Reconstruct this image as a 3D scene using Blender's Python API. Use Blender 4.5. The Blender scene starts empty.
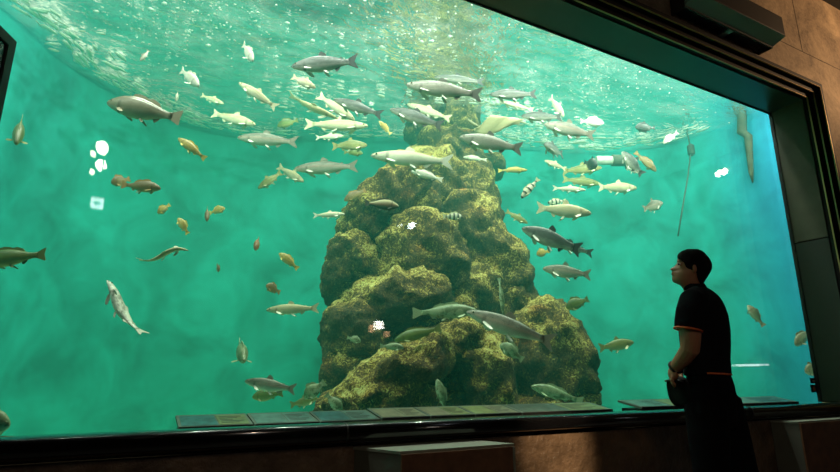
import bpy, bmesh, math, random
from mathutils import Vector, Matrix, noise, Euler
R = math.radians
sc = bpy.context.scene
C = sc.collection
random.seed(7)

# ---------------------------------------------------------------- view geometry (metres; glass pane is the plane y = 0)
F, PITCH, YAW, DIST, EYE = 547.0, R(14.4), R(28.3), 2.8, 1.0
WATER_Z = 4.36
def ray(px, py):
    l = px - 420; u = 236 - py
    f = F*math.cos(PITCH) - u*math.sin(PITCH); up = u*math.cos(PITCH) + F*math.sin(PITCH)
    return Vector((f*math.sin(YAW) + l*math.cos(YAW), f*math.cos(YAW) - l*math.sin(YAW), up))
def aty(px, py, y):
    d = ray(px, py); return Vector((0, -DIST, EYE)) + d*((y + DIST)/d.y)
def atx(px, py, x):
    d = ray(px, py); return Vector((0, -DIST, EYE)) + d*(x/d.x)

cam = bpy.data.cameras.new('camera'); cam.sensor_width = 36; cam.lens = F/840*36; cam.clip_end = 200; cam.clip_start = .02
camo = bpy.data.objects.new('camera', cam); C.objects.link(camo)
camo.location = (0, -DIST, EYE); camo.rotation_euler = (math.pi/2 + PITCH, 0, -YAW)
sc.camera = camo
sc.view_settings.view_transform = 'Standard'; sc.view_settings.look = 'None'
sc.view_settings.gamma = 1; sc.view_settings.exposure = .02; sc.view_settings.use_curve_mapping = False
cy = sc.cycles
cy.max_bounces = 10; cy.transparent_max_bounces = 40; cy.glossy_bounces = 4; cy.diffuse_bounces = 3
cy.volume_bounces = 1; cy.caustics_reflective = False; cy.caustics_refractive = False
cy.sample_clamp_indirect = 4

w = bpy.data.worlds.new('world'); sc.world = w; w.use_nodes = True
w.node_tree.nodes['Background'].inputs[0].default_value = (.01, .012, .014, 1)
w.node_tree.nodes['Background'].inputs[1].default_value = 0.3

# ---------------------------------------------------------------- tagging and mesh helpers
def tag(o, label=None, cat=None, group=None, kind=None):
    for k, v in (('label', label), ('category', cat), ('group', group), ('kind', kind)):
        if v: o[k] = v
    return o
def link(name, me, m=None, parent=None, smooth=False):
    o = bpy.data.objects.new(name, me); C.objects.link(o)
    if m is not None: me.materials.append(m)
    if smooth:
        for p in me.polygons: p.use_smooth = True
    if parent is not None: o.parent = parent
    return o
def obj(name, bm, m=None, parent=None, smooth=False):
    bmesh.ops.recalc_face_normals(bm, faces=bm.faces)
    me = bpy.data.meshes.new(name); bm.to_mesh(me); bm.free()
    return link(name, me, m, parent, smooth)
def thing(name, label, cat, loc=(0, 0, 0), rot=None, group=None):
    o = bpy.data.objects.new(name, None); C.objects.link(o); o.location = loc
    o.empty_display_size = .05
    if rot is not None: o.rotation_euler = rot
    return tag(o, label, cat, group)
def struct(name, bm, m, smooth=False):
    return tag(obj(name, bm, m, smooth=smooth), kind='structure')
def box(bm, x0, x1, y0, y1, z0, z1, bev=0):
    r = bmesh.ops.create_cube(bm, size=1)
    vs = r['verts']
    for v in vs:
        v.co = Vector((x0 + (v.co.x + .5)*(x1-x0), y0 + (v.co.y + .5)*(y1-y0), z0 + (v.co.z + .5)*(z1-z0)))
    if bev:
        es = list({e for v in vs for e in v.link_edges})
        bmesh.ops.bevel(bm, geom=es, offset=bev, segments=2, affect='EDGES', profile=.5)
    return bm
def bx(*a, **k): return box(bmesh.new(), *a, **k)
def prism(bm, pts, direction):
    """closed prism from a polygon (list of Vector) swept along direction"""
    d = Vector(direction)
    a = [bm.verts.new(p) for p in pts]; b = [bm.verts.new(Vector(p) + d) for p in pts]
    n = len(pts)
    bm.faces.new(a); bm.faces.new(b[::-1])
    for i in range(n): bm.faces.new((a[i], b[i], b[(i+1) % n], a[(i+1) % n]))
    return bm
def tube(bm, pts, rad, seg=10):
    pts = [Vector(p) for p in pts]; rings = []
    rads = rad if isinstance(rad, (list, tuple)) else [rad]*len(pts)
    prev = None
    for i, p in enumerate(pts):
        t = (pts[min(i+1, len(pts)-1)] - pts[max(i-1, 0)]).normalized()
        up = prev if prev is not None else (Vector((0, 0, 1)) if abs(t.z) < .9 else Vector((1, 0, 0)))
        u = (up - t*up.dot(t)).normalized(); v = t.cross(u); prev = u
        rings.append([bm.verts.new(p + (u*math.cos(2*math.pi*k/seg) + v*math.sin(2*math.pi*k/seg))*rads[i]) for k in range(seg)])
    for a, b in zip(rings, rings[1:]):
        for k in range(seg): bm.faces.new((a[k], a[(k+1) % seg], b[(k+1) % seg], b[k]))
    bm.faces.new(rings[0][::-1]); bm.faces.new(rings[-1])
    return bm

# ---------------------------------------------------------------- materials
def newmat(name):
    m = bpy.data.materials.new(name); m.use_nodes = True
    nt = m.node_tree; nt.nodes.clear()
    out = nt.nodes.new('ShaderNodeOutputMaterial')
    return m, nt, out
def N(nt, t, **kw):
    n = nt.nodes.new('ShaderNode' + t)
    for k, v in kw.items():
        if hasattr(n, k): setattr(n, k, v)
        else: n.inputs[k].default_value = v
    return n
def ramp(nt, fac, stops):
    r = nt.nodes.new('ShaderNodeValToRGB'); e = r.color_ramp.elements
    while len(e) < len(stops): e.new(.5)
    for i, (p, c) in enumerate(stops):
        e[i].position = p; e[i].color = (*c, 1) if len(c) == 3 else c
    nt.links.new(fac, r.inputs[0]); return r
def noisetex(nt, vec, scale, detail=4, rough=.55, dist=0):
    n = nt.nodes.new('ShaderNodeTexNoise'); n.inputs['Scale'].default_value = scale
    n.inputs['Detail'].default_value = detail; n.inputs['Roughness'].default_value = rough; n.inputs['Distortion'].default_value = dist
    if vec is not None: nt.links.new(vec, n.inputs['Vector'])
    return n
def plain(name, col, rough=.6, metal=0, spec=.5, bump=0, bscale=40, vary=0, vscale=6, coat=0):
    m, nt, out = newmat(name)
    p = N(nt, 'BsdfPrincipled'); p.inputs['Base Color'].default_value = (*col, 1)
    p.inputs['Roughness'].default_value = rough; p.inputs['Metallic'].default_value = metal
    p.inputs['Specular IOR Level'].default_value = spec; p.inputs['Coat Weight'].default_value = coat
    tc = N(nt, 'TexCoord')
    if vary:
        n = noisetex(nt, tc.outputs['Object'], vscale, 6, .6)
        r = ramp(nt, n.outputs['Fac'], [(.3, [c*(1-vary) for c in col]), (.7, [min(1, c*(1+vary)) for c in col])])
        nt.links.new(r.outputs[0], p.inputs['Base Color'])
    if bump:
        n = noisetex(nt, tc.outputs['Object'], bscale, 5, .6)
        b = N(nt, 'Bump'); b.inputs['Strength'].default_value = bump; b.inputs['Distance'].default_value = .02
        nt.links.new(n.outputs['Fac'], b.inputs['Height']); nt.links.new(b.outputs[0], p.inputs['Normal'])
    nt.links.new(p.outputs[0], out.inputs[0])
    return m
def emit(name, col, s):
    m, nt, out = newmat(name); e = N(nt, 'Emission'); e.inputs[0].default_value = (*col, 1); e.inputs[1].default_value = s
    nt.links.new(e.outputs[0], out.inputs[0]); return m

def concrete_mat(name, c0, c1):
    m, nt, out = newmat(name); tc = N(nt, 'TexCoord')
    a = noisetex(nt, tc.outputs['Object'], 1.9, 8, .7, .6); b = noisetex(nt, tc.outputs['Object'], 26, 5, .7)
    mx = N(nt, 'Math', operation='MULTIPLY_ADD'); nt.links.new(b.outputs['Fac'], mx.inputs[0]); mx.inputs[1].default_value = .35
    nt.links.new(a.outputs['Fac'], mx.inputs[2])
    r = ramp(nt, mx.outputs[0], [(.45, c0), (.85, c1)])
    p = N(nt, 'BsdfPrincipled', Roughness=.75); nt.links.new(r.outputs[0], p.inputs['Base Color'])
    bp = N(nt, 'Bump', Strength=.25, Distance=.02); nt.links.new(mx.outputs[0], bp.inputs['Height']); nt.links.new(bp.outputs[0], p.inputs['Normal'])
    nt.links.new(p.outputs[0], out.inputs[0]); return m

M = {}
M['concrete'] = concrete_mat('concrete', (.09, .055, .03), (.56, .40, .24))
M['brown_wall'] = plain('brown_wall', (.15, .10, .06), .30, bump=.9, bscale=22, vary=.45, vscale=7)
M['black_trim'] = plain('black_trim', (.006, .006, .006), .6, spec=.2)
M['gold'] = plain('gold', (.40, .25, .10), .4, .6)
M['soffit'] = plain('soffit', (.045, .055, .045), .3, vary=.15, vscale=3)
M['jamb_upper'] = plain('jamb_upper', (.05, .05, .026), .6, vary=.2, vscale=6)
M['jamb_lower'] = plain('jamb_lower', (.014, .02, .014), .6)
M['black_gloss'] = plain('black_gloss', (.006, .006, .007), .12, coat=.5)
M['black'] = plain('black', (.01, .01, .011), .5)
M['dark_metal'] = plain('dark_metal', (.05, .05, .05), .45, .5)
M['floor'] = plain('floor', (.06, .05, .045), .45, vary=.3, vscale=3)
M['ceiling'] = plain('ceiling', (.03, .03, .03), .8)
M['plinth'] = plain('plinth', (.16, .075, .035), .5, vary=.3, vscale=14, bump=.15, bscale=60)
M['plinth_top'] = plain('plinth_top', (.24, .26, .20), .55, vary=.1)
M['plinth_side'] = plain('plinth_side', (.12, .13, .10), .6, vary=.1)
M['white'] = plain('white', (.75, .75, .72), .5)

# ---------------------------------------------------------------- hall shell
OPX, OPZ = 5.562, 3.61                     # right end and top of the window opening
LX = -3.2                                  # left end of the opening
WALL_Y = -.42
CEIL = 4.87
bm = bmesh.new()
box(bm, LX-2, 9.2, WALL_Y, .05, OPZ+.14, 8.4)           # above the opening
box(bm, OPX+.14, 9.2, WALL_Y, .05, 0, OPZ+.14)          # right of it
box(bm, LX-2, LX-.14, WALL_Y, .05, 0, OPZ+.14)
struct('wall_front', bm, M['concrete'])
bm = bmesh.new(); box(bm, LX-.14, OPX+.14, -.37, .0, 0, .70)
struct('wall_parapet', bm, M['brown_wall'])
# stepped surround: each step 5 cm wider and 4 cm nearer
for i, (d0, d1, y) in enumerate(((0, .05, -.32), (.05, .10, -.36), (.10, .14, -.40))):
    bm = bmesh.new()
    y1 = y - .04
    box(bm, LX, OPX+d1, y1, 0, OPZ+d0, OPZ+d1)
    box(bm, OPX+d0, OPX+d1, y1, 0, .78, OPZ+d0)
    struct('trim_%d' % (i+1), bm, M['black_trim'])
    # thin gold-toned strip along the inner front edge
    bm = bmesh.new(); e = .004
    box(bm, LX, OPX+d0+.001, y1-.004, y1+.008, OPZ+d0-.003, OPZ+d0+e-.003)
    box(bm, OPX+d0-.003, OPX+d0+e-.003, y1-.004, y1+.008, .78, OPZ+d0)
    struct('trim_%d' % (i+4), bm, M['gold'])
bm = bmesh.new(); box(bm, LX, OPX-.002, -.318, 0.0, OPZ-.012, OPZ-.002); struct('trim_7', bm, M['soffit'])
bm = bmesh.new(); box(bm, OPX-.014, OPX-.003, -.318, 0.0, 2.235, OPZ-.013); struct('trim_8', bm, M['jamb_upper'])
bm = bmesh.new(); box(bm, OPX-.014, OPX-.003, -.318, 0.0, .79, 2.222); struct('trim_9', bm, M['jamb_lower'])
# black gasket round the pane
bm = bmesh.new()
box(bm, OPX-.024, OPX-.015, -.03, -.001, .78, OPZ-.013); box(bm, LX, OPX-.024, -.012, -.001, OPZ-.024, OPZ-.013)
struct('trim_10', bm, M['black'])
bm = bmesh.new(); box(bm, LX, OPX-.02, -.30, 0, .70, .752); struct('sill', bm, M['soffit'])
# joints scored into the concrete, as thin dark lines of mortar
jm = plain('joint', (.09, .07, .05), .9)
bm = bmesh.new()
box(bm, 5.50, 5.506, WALL_Y-.002, WALL_Y, OPZ+.45, CEIL); box(bm, 3.0, 9.0, WALL_Y-.002, WALL_Y, 4.055, 4.061)
box(bm, 7.2, 7.206, WALL_Y-.002, WALL_Y, 0, CEIL)
struct('trim_11', bm, jm)
bm = bmesh.new(); box(bm, -6, 9.2, -7, WALL_Y, -.1, 0); struct('floor', bm, M['floor'])
bm = bmesh.new(); box(bm, -6, 9.2, -7, WALL_Y, CEIL, CEIL+.1); struct('ceiling', bm, M['ceiling'])
bm = bmesh.new(); box(bm, -6, 9.2, -7.2, -7, 0, CEIL); struct('wall_back', bm, M['black'])
bm = bmesh.new(); box(bm, 9.2, 9.4, -7, .05, 0, CEIL); struct('wall_right', bm, M['concrete'])
bm = bmesh.new(); box(bm, -6.2, -6, -7, .05, 0, CEIL); struct('wall_left', bm, M['black'])

# ---------------------------------------------------------------- the pane
m, nt, out = newmat('acrylic')
lw = N(nt, 'LayerWeight'); lw.inputs['Blend'].default_value = .5
pw = N(nt, 'Math', operation='POWER'); nt.links.new(lw.outputs['Facing'], pw.inputs[0]); pw.inputs[1].default_value = 5
ma = N(nt, 'Math', operation='MULTIPLY_ADD'); nt.links.new(pw.outputs[0], ma.inputs[0]); ma.inputs[1].default_value = .9; ma.inputs[2].default_value = .03
tr = N(nt, 'BsdfTransparent'); tr.inputs[0].default_value = (.97, 1, .99, 1)
gl = N(nt, 'BsdfGlossy'); gl.inputs['Roughness'].default_value = .012
mx = N(nt, 'MixShader'); nt.links.new(ma.outputs[0], mx.inputs[0]); nt.links.new(tr.outputs[0], mx.inputs[1]); nt.links.new(gl.outputs[0], mx.inputs[2])
nt.links.new(mx.outputs[0], out.inputs[0])
M['acrylic'] = m
bm = bx(LX, OPX-.016, .001, .05, .70, OPZ-.013); struct('window_1', bm, m)

# ---------------------------------------------------------------- tank
plan = [(-2.9, .06), (-2.75, 1.2), (-2.1, 2.3), (-1.36, 2.98), (-.9, 3.8), (-.36, 4.35), (.2, 4.75), (.8, 4.9), (1.6, 4.75), (2.6, 4.25), (3.64, 3.75),
        (4.7, 3.4), (5.6, 3.1), (6.35, 2.75), (6.85, 2.1), (7.0, 1.3), (6.95, .7), (6.8, .06)]
def smooth_curve(pts, n):
    out = []
    for i in range(len(pts)-1):
        p0 = Vector(pts[max(i-1, 0)]); p1 = Vector(pts[i]); p2 = Vector(pts[i+1]); p3 = Vector(pts[min(i+2, len(pts)-1)])
        for k in range(n):
            t = k/n
            out.append(.5*((2*p1) + (p2-p0)*t + (2*p0-5*p1+4*p2-p3)*t*t + (3*p1-p0-3*p2+p3)*t**3))
    out.append(Vector(pts[-1])); return out
curve = smooth_curve(plan, 6)
TF, TT = -.6, 7.6
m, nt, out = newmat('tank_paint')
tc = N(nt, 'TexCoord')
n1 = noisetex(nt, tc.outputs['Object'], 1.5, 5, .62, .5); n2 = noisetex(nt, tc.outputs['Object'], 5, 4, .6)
r = ramp(nt, n1.outputs['Fac'], [(.34, (.006, .225, .250)), (.66, (.018, .49, .54))])  # mottled tones put rippling caustic light into the wall colour
rb = ramp(nt, n1.outputs['Fac'], [(.32, (.006, .24, .50)), (.68, (.012, .38, .70))])      # bluer tone, blended in towards the pane at the right end
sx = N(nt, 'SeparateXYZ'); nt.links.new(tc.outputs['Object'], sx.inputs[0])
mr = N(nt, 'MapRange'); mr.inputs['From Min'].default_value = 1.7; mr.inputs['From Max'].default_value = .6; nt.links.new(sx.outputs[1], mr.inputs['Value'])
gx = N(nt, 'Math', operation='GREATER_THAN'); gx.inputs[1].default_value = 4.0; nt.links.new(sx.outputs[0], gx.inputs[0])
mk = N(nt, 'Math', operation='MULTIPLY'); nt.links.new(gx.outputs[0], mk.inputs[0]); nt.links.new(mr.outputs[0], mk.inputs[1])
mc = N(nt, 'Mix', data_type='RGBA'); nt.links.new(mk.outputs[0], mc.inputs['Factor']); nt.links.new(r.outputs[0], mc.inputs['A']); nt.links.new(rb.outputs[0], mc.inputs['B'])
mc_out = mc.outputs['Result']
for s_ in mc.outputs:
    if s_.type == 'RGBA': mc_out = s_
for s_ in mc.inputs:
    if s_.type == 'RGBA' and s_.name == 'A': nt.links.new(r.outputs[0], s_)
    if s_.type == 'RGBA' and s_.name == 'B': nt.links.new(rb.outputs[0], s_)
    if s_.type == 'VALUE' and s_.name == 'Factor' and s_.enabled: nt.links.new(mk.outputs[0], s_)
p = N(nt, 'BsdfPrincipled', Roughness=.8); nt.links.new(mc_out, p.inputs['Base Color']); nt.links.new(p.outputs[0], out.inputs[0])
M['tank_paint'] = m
bm = bmesh.new()
rows = []
outer = []
for i, c in enumerate(curve):
    a = curve[max(i-1, 0)]; b = curve[min(i+1, len(curve)-1)]
    t = (b-a).normalized(); nrm = Vector((-t.y, t.x))
    outer.append(c + nrm*.2)
zs = [TF, 0, 1, 2, 3, 4, 5, TT]
for c, o_ in zip(curve, outer):
    rows.append(([bm.verts.new((c.x, c.y, z)) for z in zs], [bm.verts.new((o_.x, o_.y, z)) for z in zs]))
for (a, ao), (b, bo) in zip(rows, rows[1:]):
    for k in range(len(zs)-1):
        bm.faces.new((a[k], b[k], b[k+1], a[k+1])); bm.faces.new((ao[k], ao[k+1], bo[k+1], bo[k]))
    bm.faces.new((a[0], ao[0], bo[0], b[0])); bm.faces.new((a[-1], b[-1], bo[-1], ao[-1]))
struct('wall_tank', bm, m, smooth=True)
bm = bmesh.new(); prism(bm, [Vector((c.x, c.y, TF-.1)) for c in outer], (0, 0, .1))
m2 = plain('tank_floor', (.60, .60, .46), .9, vary=.3, vscale=9)
struct('floor_tank', bm, m2)
bm = bmesh.new(); box(bm, -4, 8, .06, 6, TT, TT+.1); struct('ceiling_tank', bm, M['ceiling'])
# the wall under and beside the pane, tank side
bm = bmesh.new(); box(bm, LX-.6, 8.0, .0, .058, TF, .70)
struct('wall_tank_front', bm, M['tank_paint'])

# water body (haze and tint) and its surface
m, nt, out = newmat('water')
ab = N(nt, 'VolumeAbsorption'); ab.inputs['Color'].default_value = (.38, .885, .53, 1); ab.inputs['Density'].default_value = .18
scat = N(nt, 'VolumeScatter'); scat.inputs['Color'].default_value = (.16, 1.0, .84, 1); scat.inputs['Density'].default_value = .052; scat.inputs['Anisotropy'].default_value = .3
ad = N(nt, 'AddShader'); nt.links.new(ab.outputs[0], ad.inputs[0]); nt.links.new(scat.outputs[0], ad.inputs[1])
nt.links.new(ad.outputs[0], out.inputs['Volume'])
M['water'] = m
bm = bmesh.new()
inner = [Vector((c.x, c.y)) for c in curve]
cen = Vector((2.2, 2.2))
ins = [c + (cen-c).normalized()*.004 for c in inner]
prism(bm, [Vector((c.x, max(c.y, .062), TF+.002)) for c in ins], (0, 0, WATER_Z - TF - .03))
tag(obj('water', bm, m), 'clear green water filling the big tank behind the glass', 'water', kind='structure')

m, nt, out = newmat('water_surface')
lw = N(nt, 'LayerWeight'); lw.inputs['Blend'].default_value = .5
rp = ramp(nt, lw.outputs['Facing'], [(.30, (.03, .03, .03)), (.46, (.94, .94, .94))])
tr = N(nt, 'BsdfTransparent'); gl = N(nt, 'BsdfGlossy'); gl.inputs['Roughness'].default_value = .08
gl.inputs['Color'].default_value = (.95, 1, 1, 1)
tc = N(nt, 'TexCoord'); mp = N(nt, 'Mapping'); mp.inputs['Scale'].default_value = (1, 1.6, 1)
nt.links.new(tc.outputs['Object'], mp.inputs[0])
nn = noisetex(nt, mp.outputs[0], 5, 3, .55, .8)
bp = N(nt, 'Bump', Strength=.38, Distance=.12); nt.links.new(nn.outputs['Fac'], bp.inputs['Height']); nt.links.new(bp.outputs[0], gl.inputs['Normal'])
mx = N(nt, 'MixShader'); nt.links.new(rp.outputs[0], mx.inputs[0]); nt.links.new(tr.outputs[0], mx.inputs[1]); nt.links.new(gl.outputs[0], mx.inputs[2])
tl = N(nt, 'BsdfTranslucent'); tl.inputs[0].default_value = (.9, .95, .9, 1)      # fine air bubbles held under the surface
nf = noisetex(nt, mp.outputs[0], 2.2, 6, .7, .5); rf = ramp(nt, nf.outputs['Fac'], [(.42, (.02,)*3), (.75, (.16,)*3)])
m3 = N(nt, 'MixShader'); nt.links.new(rf.outputs[0], m3.inputs[0]); nt.links.new(mx.outputs[0], m3.inputs[1]); nt.links.new(tl.outputs[0], m3.inputs[2])
nt.links.new(m3.outputs[0], out.inputs[0])
bm = bmesh.new()
NX, NY = 130, 76
grid = [[None]*(NY+1) for _ in range(NX+1)]
def inside(x, y):
    c = False; n = len(inner); j = n-1
    for i in range(n):
        if (inner[i].y > y) != (inner[j].y > y) and x < (inner[j].x-inner[i].x)*(y-inner[i].y)/(inner[j].y-inner[i].y)+inner[i].x: c = not c
        j = i
    return c
for i in range(NX+1):
    for j in range(NY+1):
        x = -3.1 + 10.4*i/NX; y = .06 + 5.0*j/NY
        z = WATER_Z + .022*noise.noise(Vector((x*1.3, y*2.0, 3.1))) + .010*noise.noise(Vector((x*3.5, y*5, 8)))
        grid[i][j] = bm.verts.new((x, y, z))
for i in range(NX):
    for j in range(NY):
        f = (grid[i][j], grid[i+1][j], grid[i+1][j+1], grid[i][j+1])
        if any(inside(v.co.x, v.co.y) for v in f): bm.faces.new(f)
bmesh.ops.delete(bm, geom=[v for v in bm.verts if not v.link_faces], context='VERTS')
tag(obj('water_surface', bm, m, smooth=True), 'rippling underside of the water surface across the top of the tank', 'water', kind='structure')

# ---------------------------------------------------------------- lights
def spot(name, loc, target, power, size, blend=.5, col=(1, 1, 1), rad=.1, gobo=0):
    l = bpy.data.lights.new(name, 'SPOT'); l.energy = power; l.spot_size = R(size); l.spot_blend = blend; l.color = col; l.shadow_soft_size = rad
    o = bpy.data.objects.new(name, l); C.objects.link(o); o.location = loc
    o.rotation_euler = (Vector(target)-Vector(loc)).to_track_quat('-Z', 'Y').to_euler()
    if gobo:
        l.use_nodes = True; nt = l.node_tree; em = nt.nodes['Emission']
        tc = N(nt, 'TexCoord')
        n = noisetex(nt, tc.outputs['Normal'], gobo, 3, .55, 1.2)
        r = ramp(nt, n.outputs['Fac'], [(.36, (.40,)*3), (.62, (2.1,)*3)])
        nt.links.new(r.outputs[0], em.inputs['Strength'])
    return o
for i, (x, y, tx, ty, pw_) in enumerate(((-.9, 1.6, -.8, 1.9, 1500), (.9, 2.2, .9, 2.6, 1900), (2.6, 1.2, 2.7, 2.0, 2300), (4.2, 1.6, 4.2, 1.8, 1900), (5.8, 1.3, 5.8, 1.4, 1700))):
    spot('tank_lamp', (x, y, 7.3), (tx, ty, 0), pw_*.21, 84, .6, (1, .97, .88), .12, 15)
def area(name, loc, target, power, sx_, sy_, col):
    l = bpy.data.lights.new(name, 'AREA'); l.energy = power; l.shape = 'RECTANGLE'; l.size = sx_; l.size_y = sy_; l.color = col
    o = bpy.data.objects.new(name, l); C.objects.link(o); o.location = loc
    o.rotation_euler = (Vector(target)-Vector(loc)).to_track_quat('-Z', 'Y').to_euler()
    return o
for x in (-1.9, -.3, 1.3, 2.9, 4.5, 6.0):      # unseen flood strips, added behind the wall to light the fish from the front
    area('fill_strip', (x, .14, 4.20), (x, 2.2, 2.3), 47, 1.3, .10, (1, .98, .92))
# ---------------------------------------------------------------- rockwork
def px_scale(px, py, y):
    return (y + DIST)/ray(px, py).y
m, nt, out = newmat('rock')
tc = N(nt, 'TexCoord'); ge = N(nt, 'NewGeometry')
na = noisetex(nt, tc.outputs['Object'], 2.2, 5, .6, .5)      # broad patches
nb = noisetex(nt, tc.outputs['Object'], 30, 6, .75, 1.5)     # speckle
nc = noisetex(nt, tc.outputs['Object'], 3.5, 3, .5)
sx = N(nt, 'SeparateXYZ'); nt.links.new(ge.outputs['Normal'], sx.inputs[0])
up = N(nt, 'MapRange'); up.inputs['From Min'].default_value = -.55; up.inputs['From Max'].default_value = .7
up.inputs['To Min'].default_value = -.06; up.inputs['To Max'].default_value = .07; nt.links.new(sx.outputs[2], up.inputs['Value'])  # upward faces yellower: algae, plus light from above put into the colour
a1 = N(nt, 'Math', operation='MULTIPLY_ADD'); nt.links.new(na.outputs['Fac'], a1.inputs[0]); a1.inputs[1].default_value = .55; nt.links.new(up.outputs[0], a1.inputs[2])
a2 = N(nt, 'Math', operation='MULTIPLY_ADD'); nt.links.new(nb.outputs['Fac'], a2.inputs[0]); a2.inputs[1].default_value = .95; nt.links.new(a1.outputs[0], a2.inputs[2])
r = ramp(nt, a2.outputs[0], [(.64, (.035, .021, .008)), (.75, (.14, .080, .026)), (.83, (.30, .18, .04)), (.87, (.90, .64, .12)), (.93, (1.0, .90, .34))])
rr = ramp(nt, nc.outputs['Fac'], [(.60, (1, 1, 1)), (.74, (1.0, .58, .42))])
mm = N(nt, 'MixRGB', blend_type='MULTIPLY'); mm.inputs[0].default_value = 1
nt.links.new(r.outputs[0], mm.inputs[1]); nt.links.new(rr.outputs[0], mm.inputs[2])
p = N(nt, 'BsdfPrincipled', Roughness=.85); nt.links.new(mm.outputs[0], p.inputs['Base Color'])
bp = N(nt, 'Bump', Strength=1, Distance=.07); nt.links.new(nb.outputs['Fac'], bp.inputs['Height']); nt.links.new(bp.outputs[0], p.inputs['Normal'])
nt.links.new(p.outputs[0], out.inputs[0]); M['rock'] = m

rock = thing('rock_outcrop', 'tall brown rock mound with yellow algae rising from the tank floor to the surface', 'rock', (2.7, 2.0, TF))
RIGHT = Vector((math.cos(YAW), -math.sin(YAW), 0)); FWD = Vector((math.sin(YAW), math.cos(YAW), 0)); UP = Vector((0, 0, 1))
def boulder(px, py, rx, rz, y, ry, tilt=0, amp=1.0, seed=0, sub=5, squash=2.7):
    s = px_scale(px, py, y); c = aty(px, py, y); rx *= s; rz *= s
    bm = bmesh.new(); bmesh.ops.create_icosphere(bm, subdivisions=sub, radius=1)
    ct, st = math.cos(R(tilt)), math.sin(R(tilt)); r0 = min(rx, rz, ry)
    for v in bm.verts:
        d = v.co.normalized()
        q = (abs(d.x)**squash + abs(d.y)**squash + abs(d.z)**squash)**(-1/squash)   # slightly blocky
        e = d*q
        lx, lz = e.x*rx, e.z*rz
        P = c + RIGHT*(lx*ct - lz*st) + UP*(lx*st + lz*ct) + FWD*(e.y*ry)
        n = (RIGHT*(d.x*ct - d.z*st) + UP*(d.x*st + d.z*ct) + FWD*d.y)
        k = P + Vector((seed*3.7, seed*1.3, 0))
        a = noise.fractal(k*1.5, 1.0, 2.0, 3)*.11
        b = (1-abs(noise.noise(k*3.6))*2)*.07
        f = noise.fractal(k*9, .9, 2.1, 4)*.045
        P = P + n*(a*min(1, r0/.35) + b*min(1, r0/.3) + f)*amp
        P.z = max(P.z, TF)
        P.y = max(P.y, .09)
        v.co = P - rock.location
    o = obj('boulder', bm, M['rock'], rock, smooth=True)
    return o
for i, a in enumerate((
    (455, 130, 22, 36, 2.95, .42, 0), (450, 172, 30, 40, 2.75, .5, 4), (428, 195, 38, 36, 2.6, .5, 20), (466, 208, 26, 46, 2.55, .45, -6),
    (386, 208, 58, 22, 2.2, .5, 48), (406, 210, 30, 32, 2.35, .45, 10), (356, 262, 20, 26, 2.2, .45, 30), (345, 272, 15, 34, 2.25, .42, -4), (364, 286, 24, 34, 2.2, .4, 8),
    (420, 258, 46, 38, 1.95, .45, 4), (468, 238, 30, 42, 2.15, .4, 0), (490, 268, 32, 46, 2.05, .5, 22), (506, 300, 22, 34, 1.95, .4, 14), (455, 298, 44, 32, 2.0, .4, 0),
    (396, 300, 52, 24, 1.75, .4, 16), (356, 336, 27, 30, 1.85, .42, 20), (350, 372, 22, 34, 1.85, .4, 0), (420, 340, 60, 40, 2.15, .4, 0),
    (384, 386, 74, 26, 1.15, .42, 32), (392, 412, 46, 34, 1.3, .45, 10), (345, 408, 30, 16, 1.15, .3, 25), (452, 345, 36, 20, 1.35, .35, 14), (482, 378, 24, 52, 1.30, .42, 8), (412, 410, 18, 40, 1.2, .3, 0), (450, 402, 26, 30, 1.6, .3, 0),
    (547, 362, 33, 56, 1.55, .55, 14), (545, 328, 26, 28, 1.7, .4, 0), (580, 408, 14, 20, 1.3, .35, 10), (545, 416, 56, 14, 1.35, .4, -4),
    (486, 168, 15, 11, 2.85, .3, 0), (448, 350, 92, 90, 2.65, .6, 0), (424, 126, 17, 16, 3.1, .25, 0))):
    boulder(*a, seed=i)

bpy.context.view_layer.update()
from mathutils.bvhtree import BVHTree
_v, _f = [], []
for o_ in rock.children:
    n_ = len(_v); _v += [o_.matrix_world @ v.co if False else v.co + rock.location for v in o_.data.vertices]; _f += [tuple(n_+k for k in p_.vertices) for p_ in o_.data.polygons]
ROCK_BVH = BVHTree.FromPolygons(_v, _f)
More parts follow.
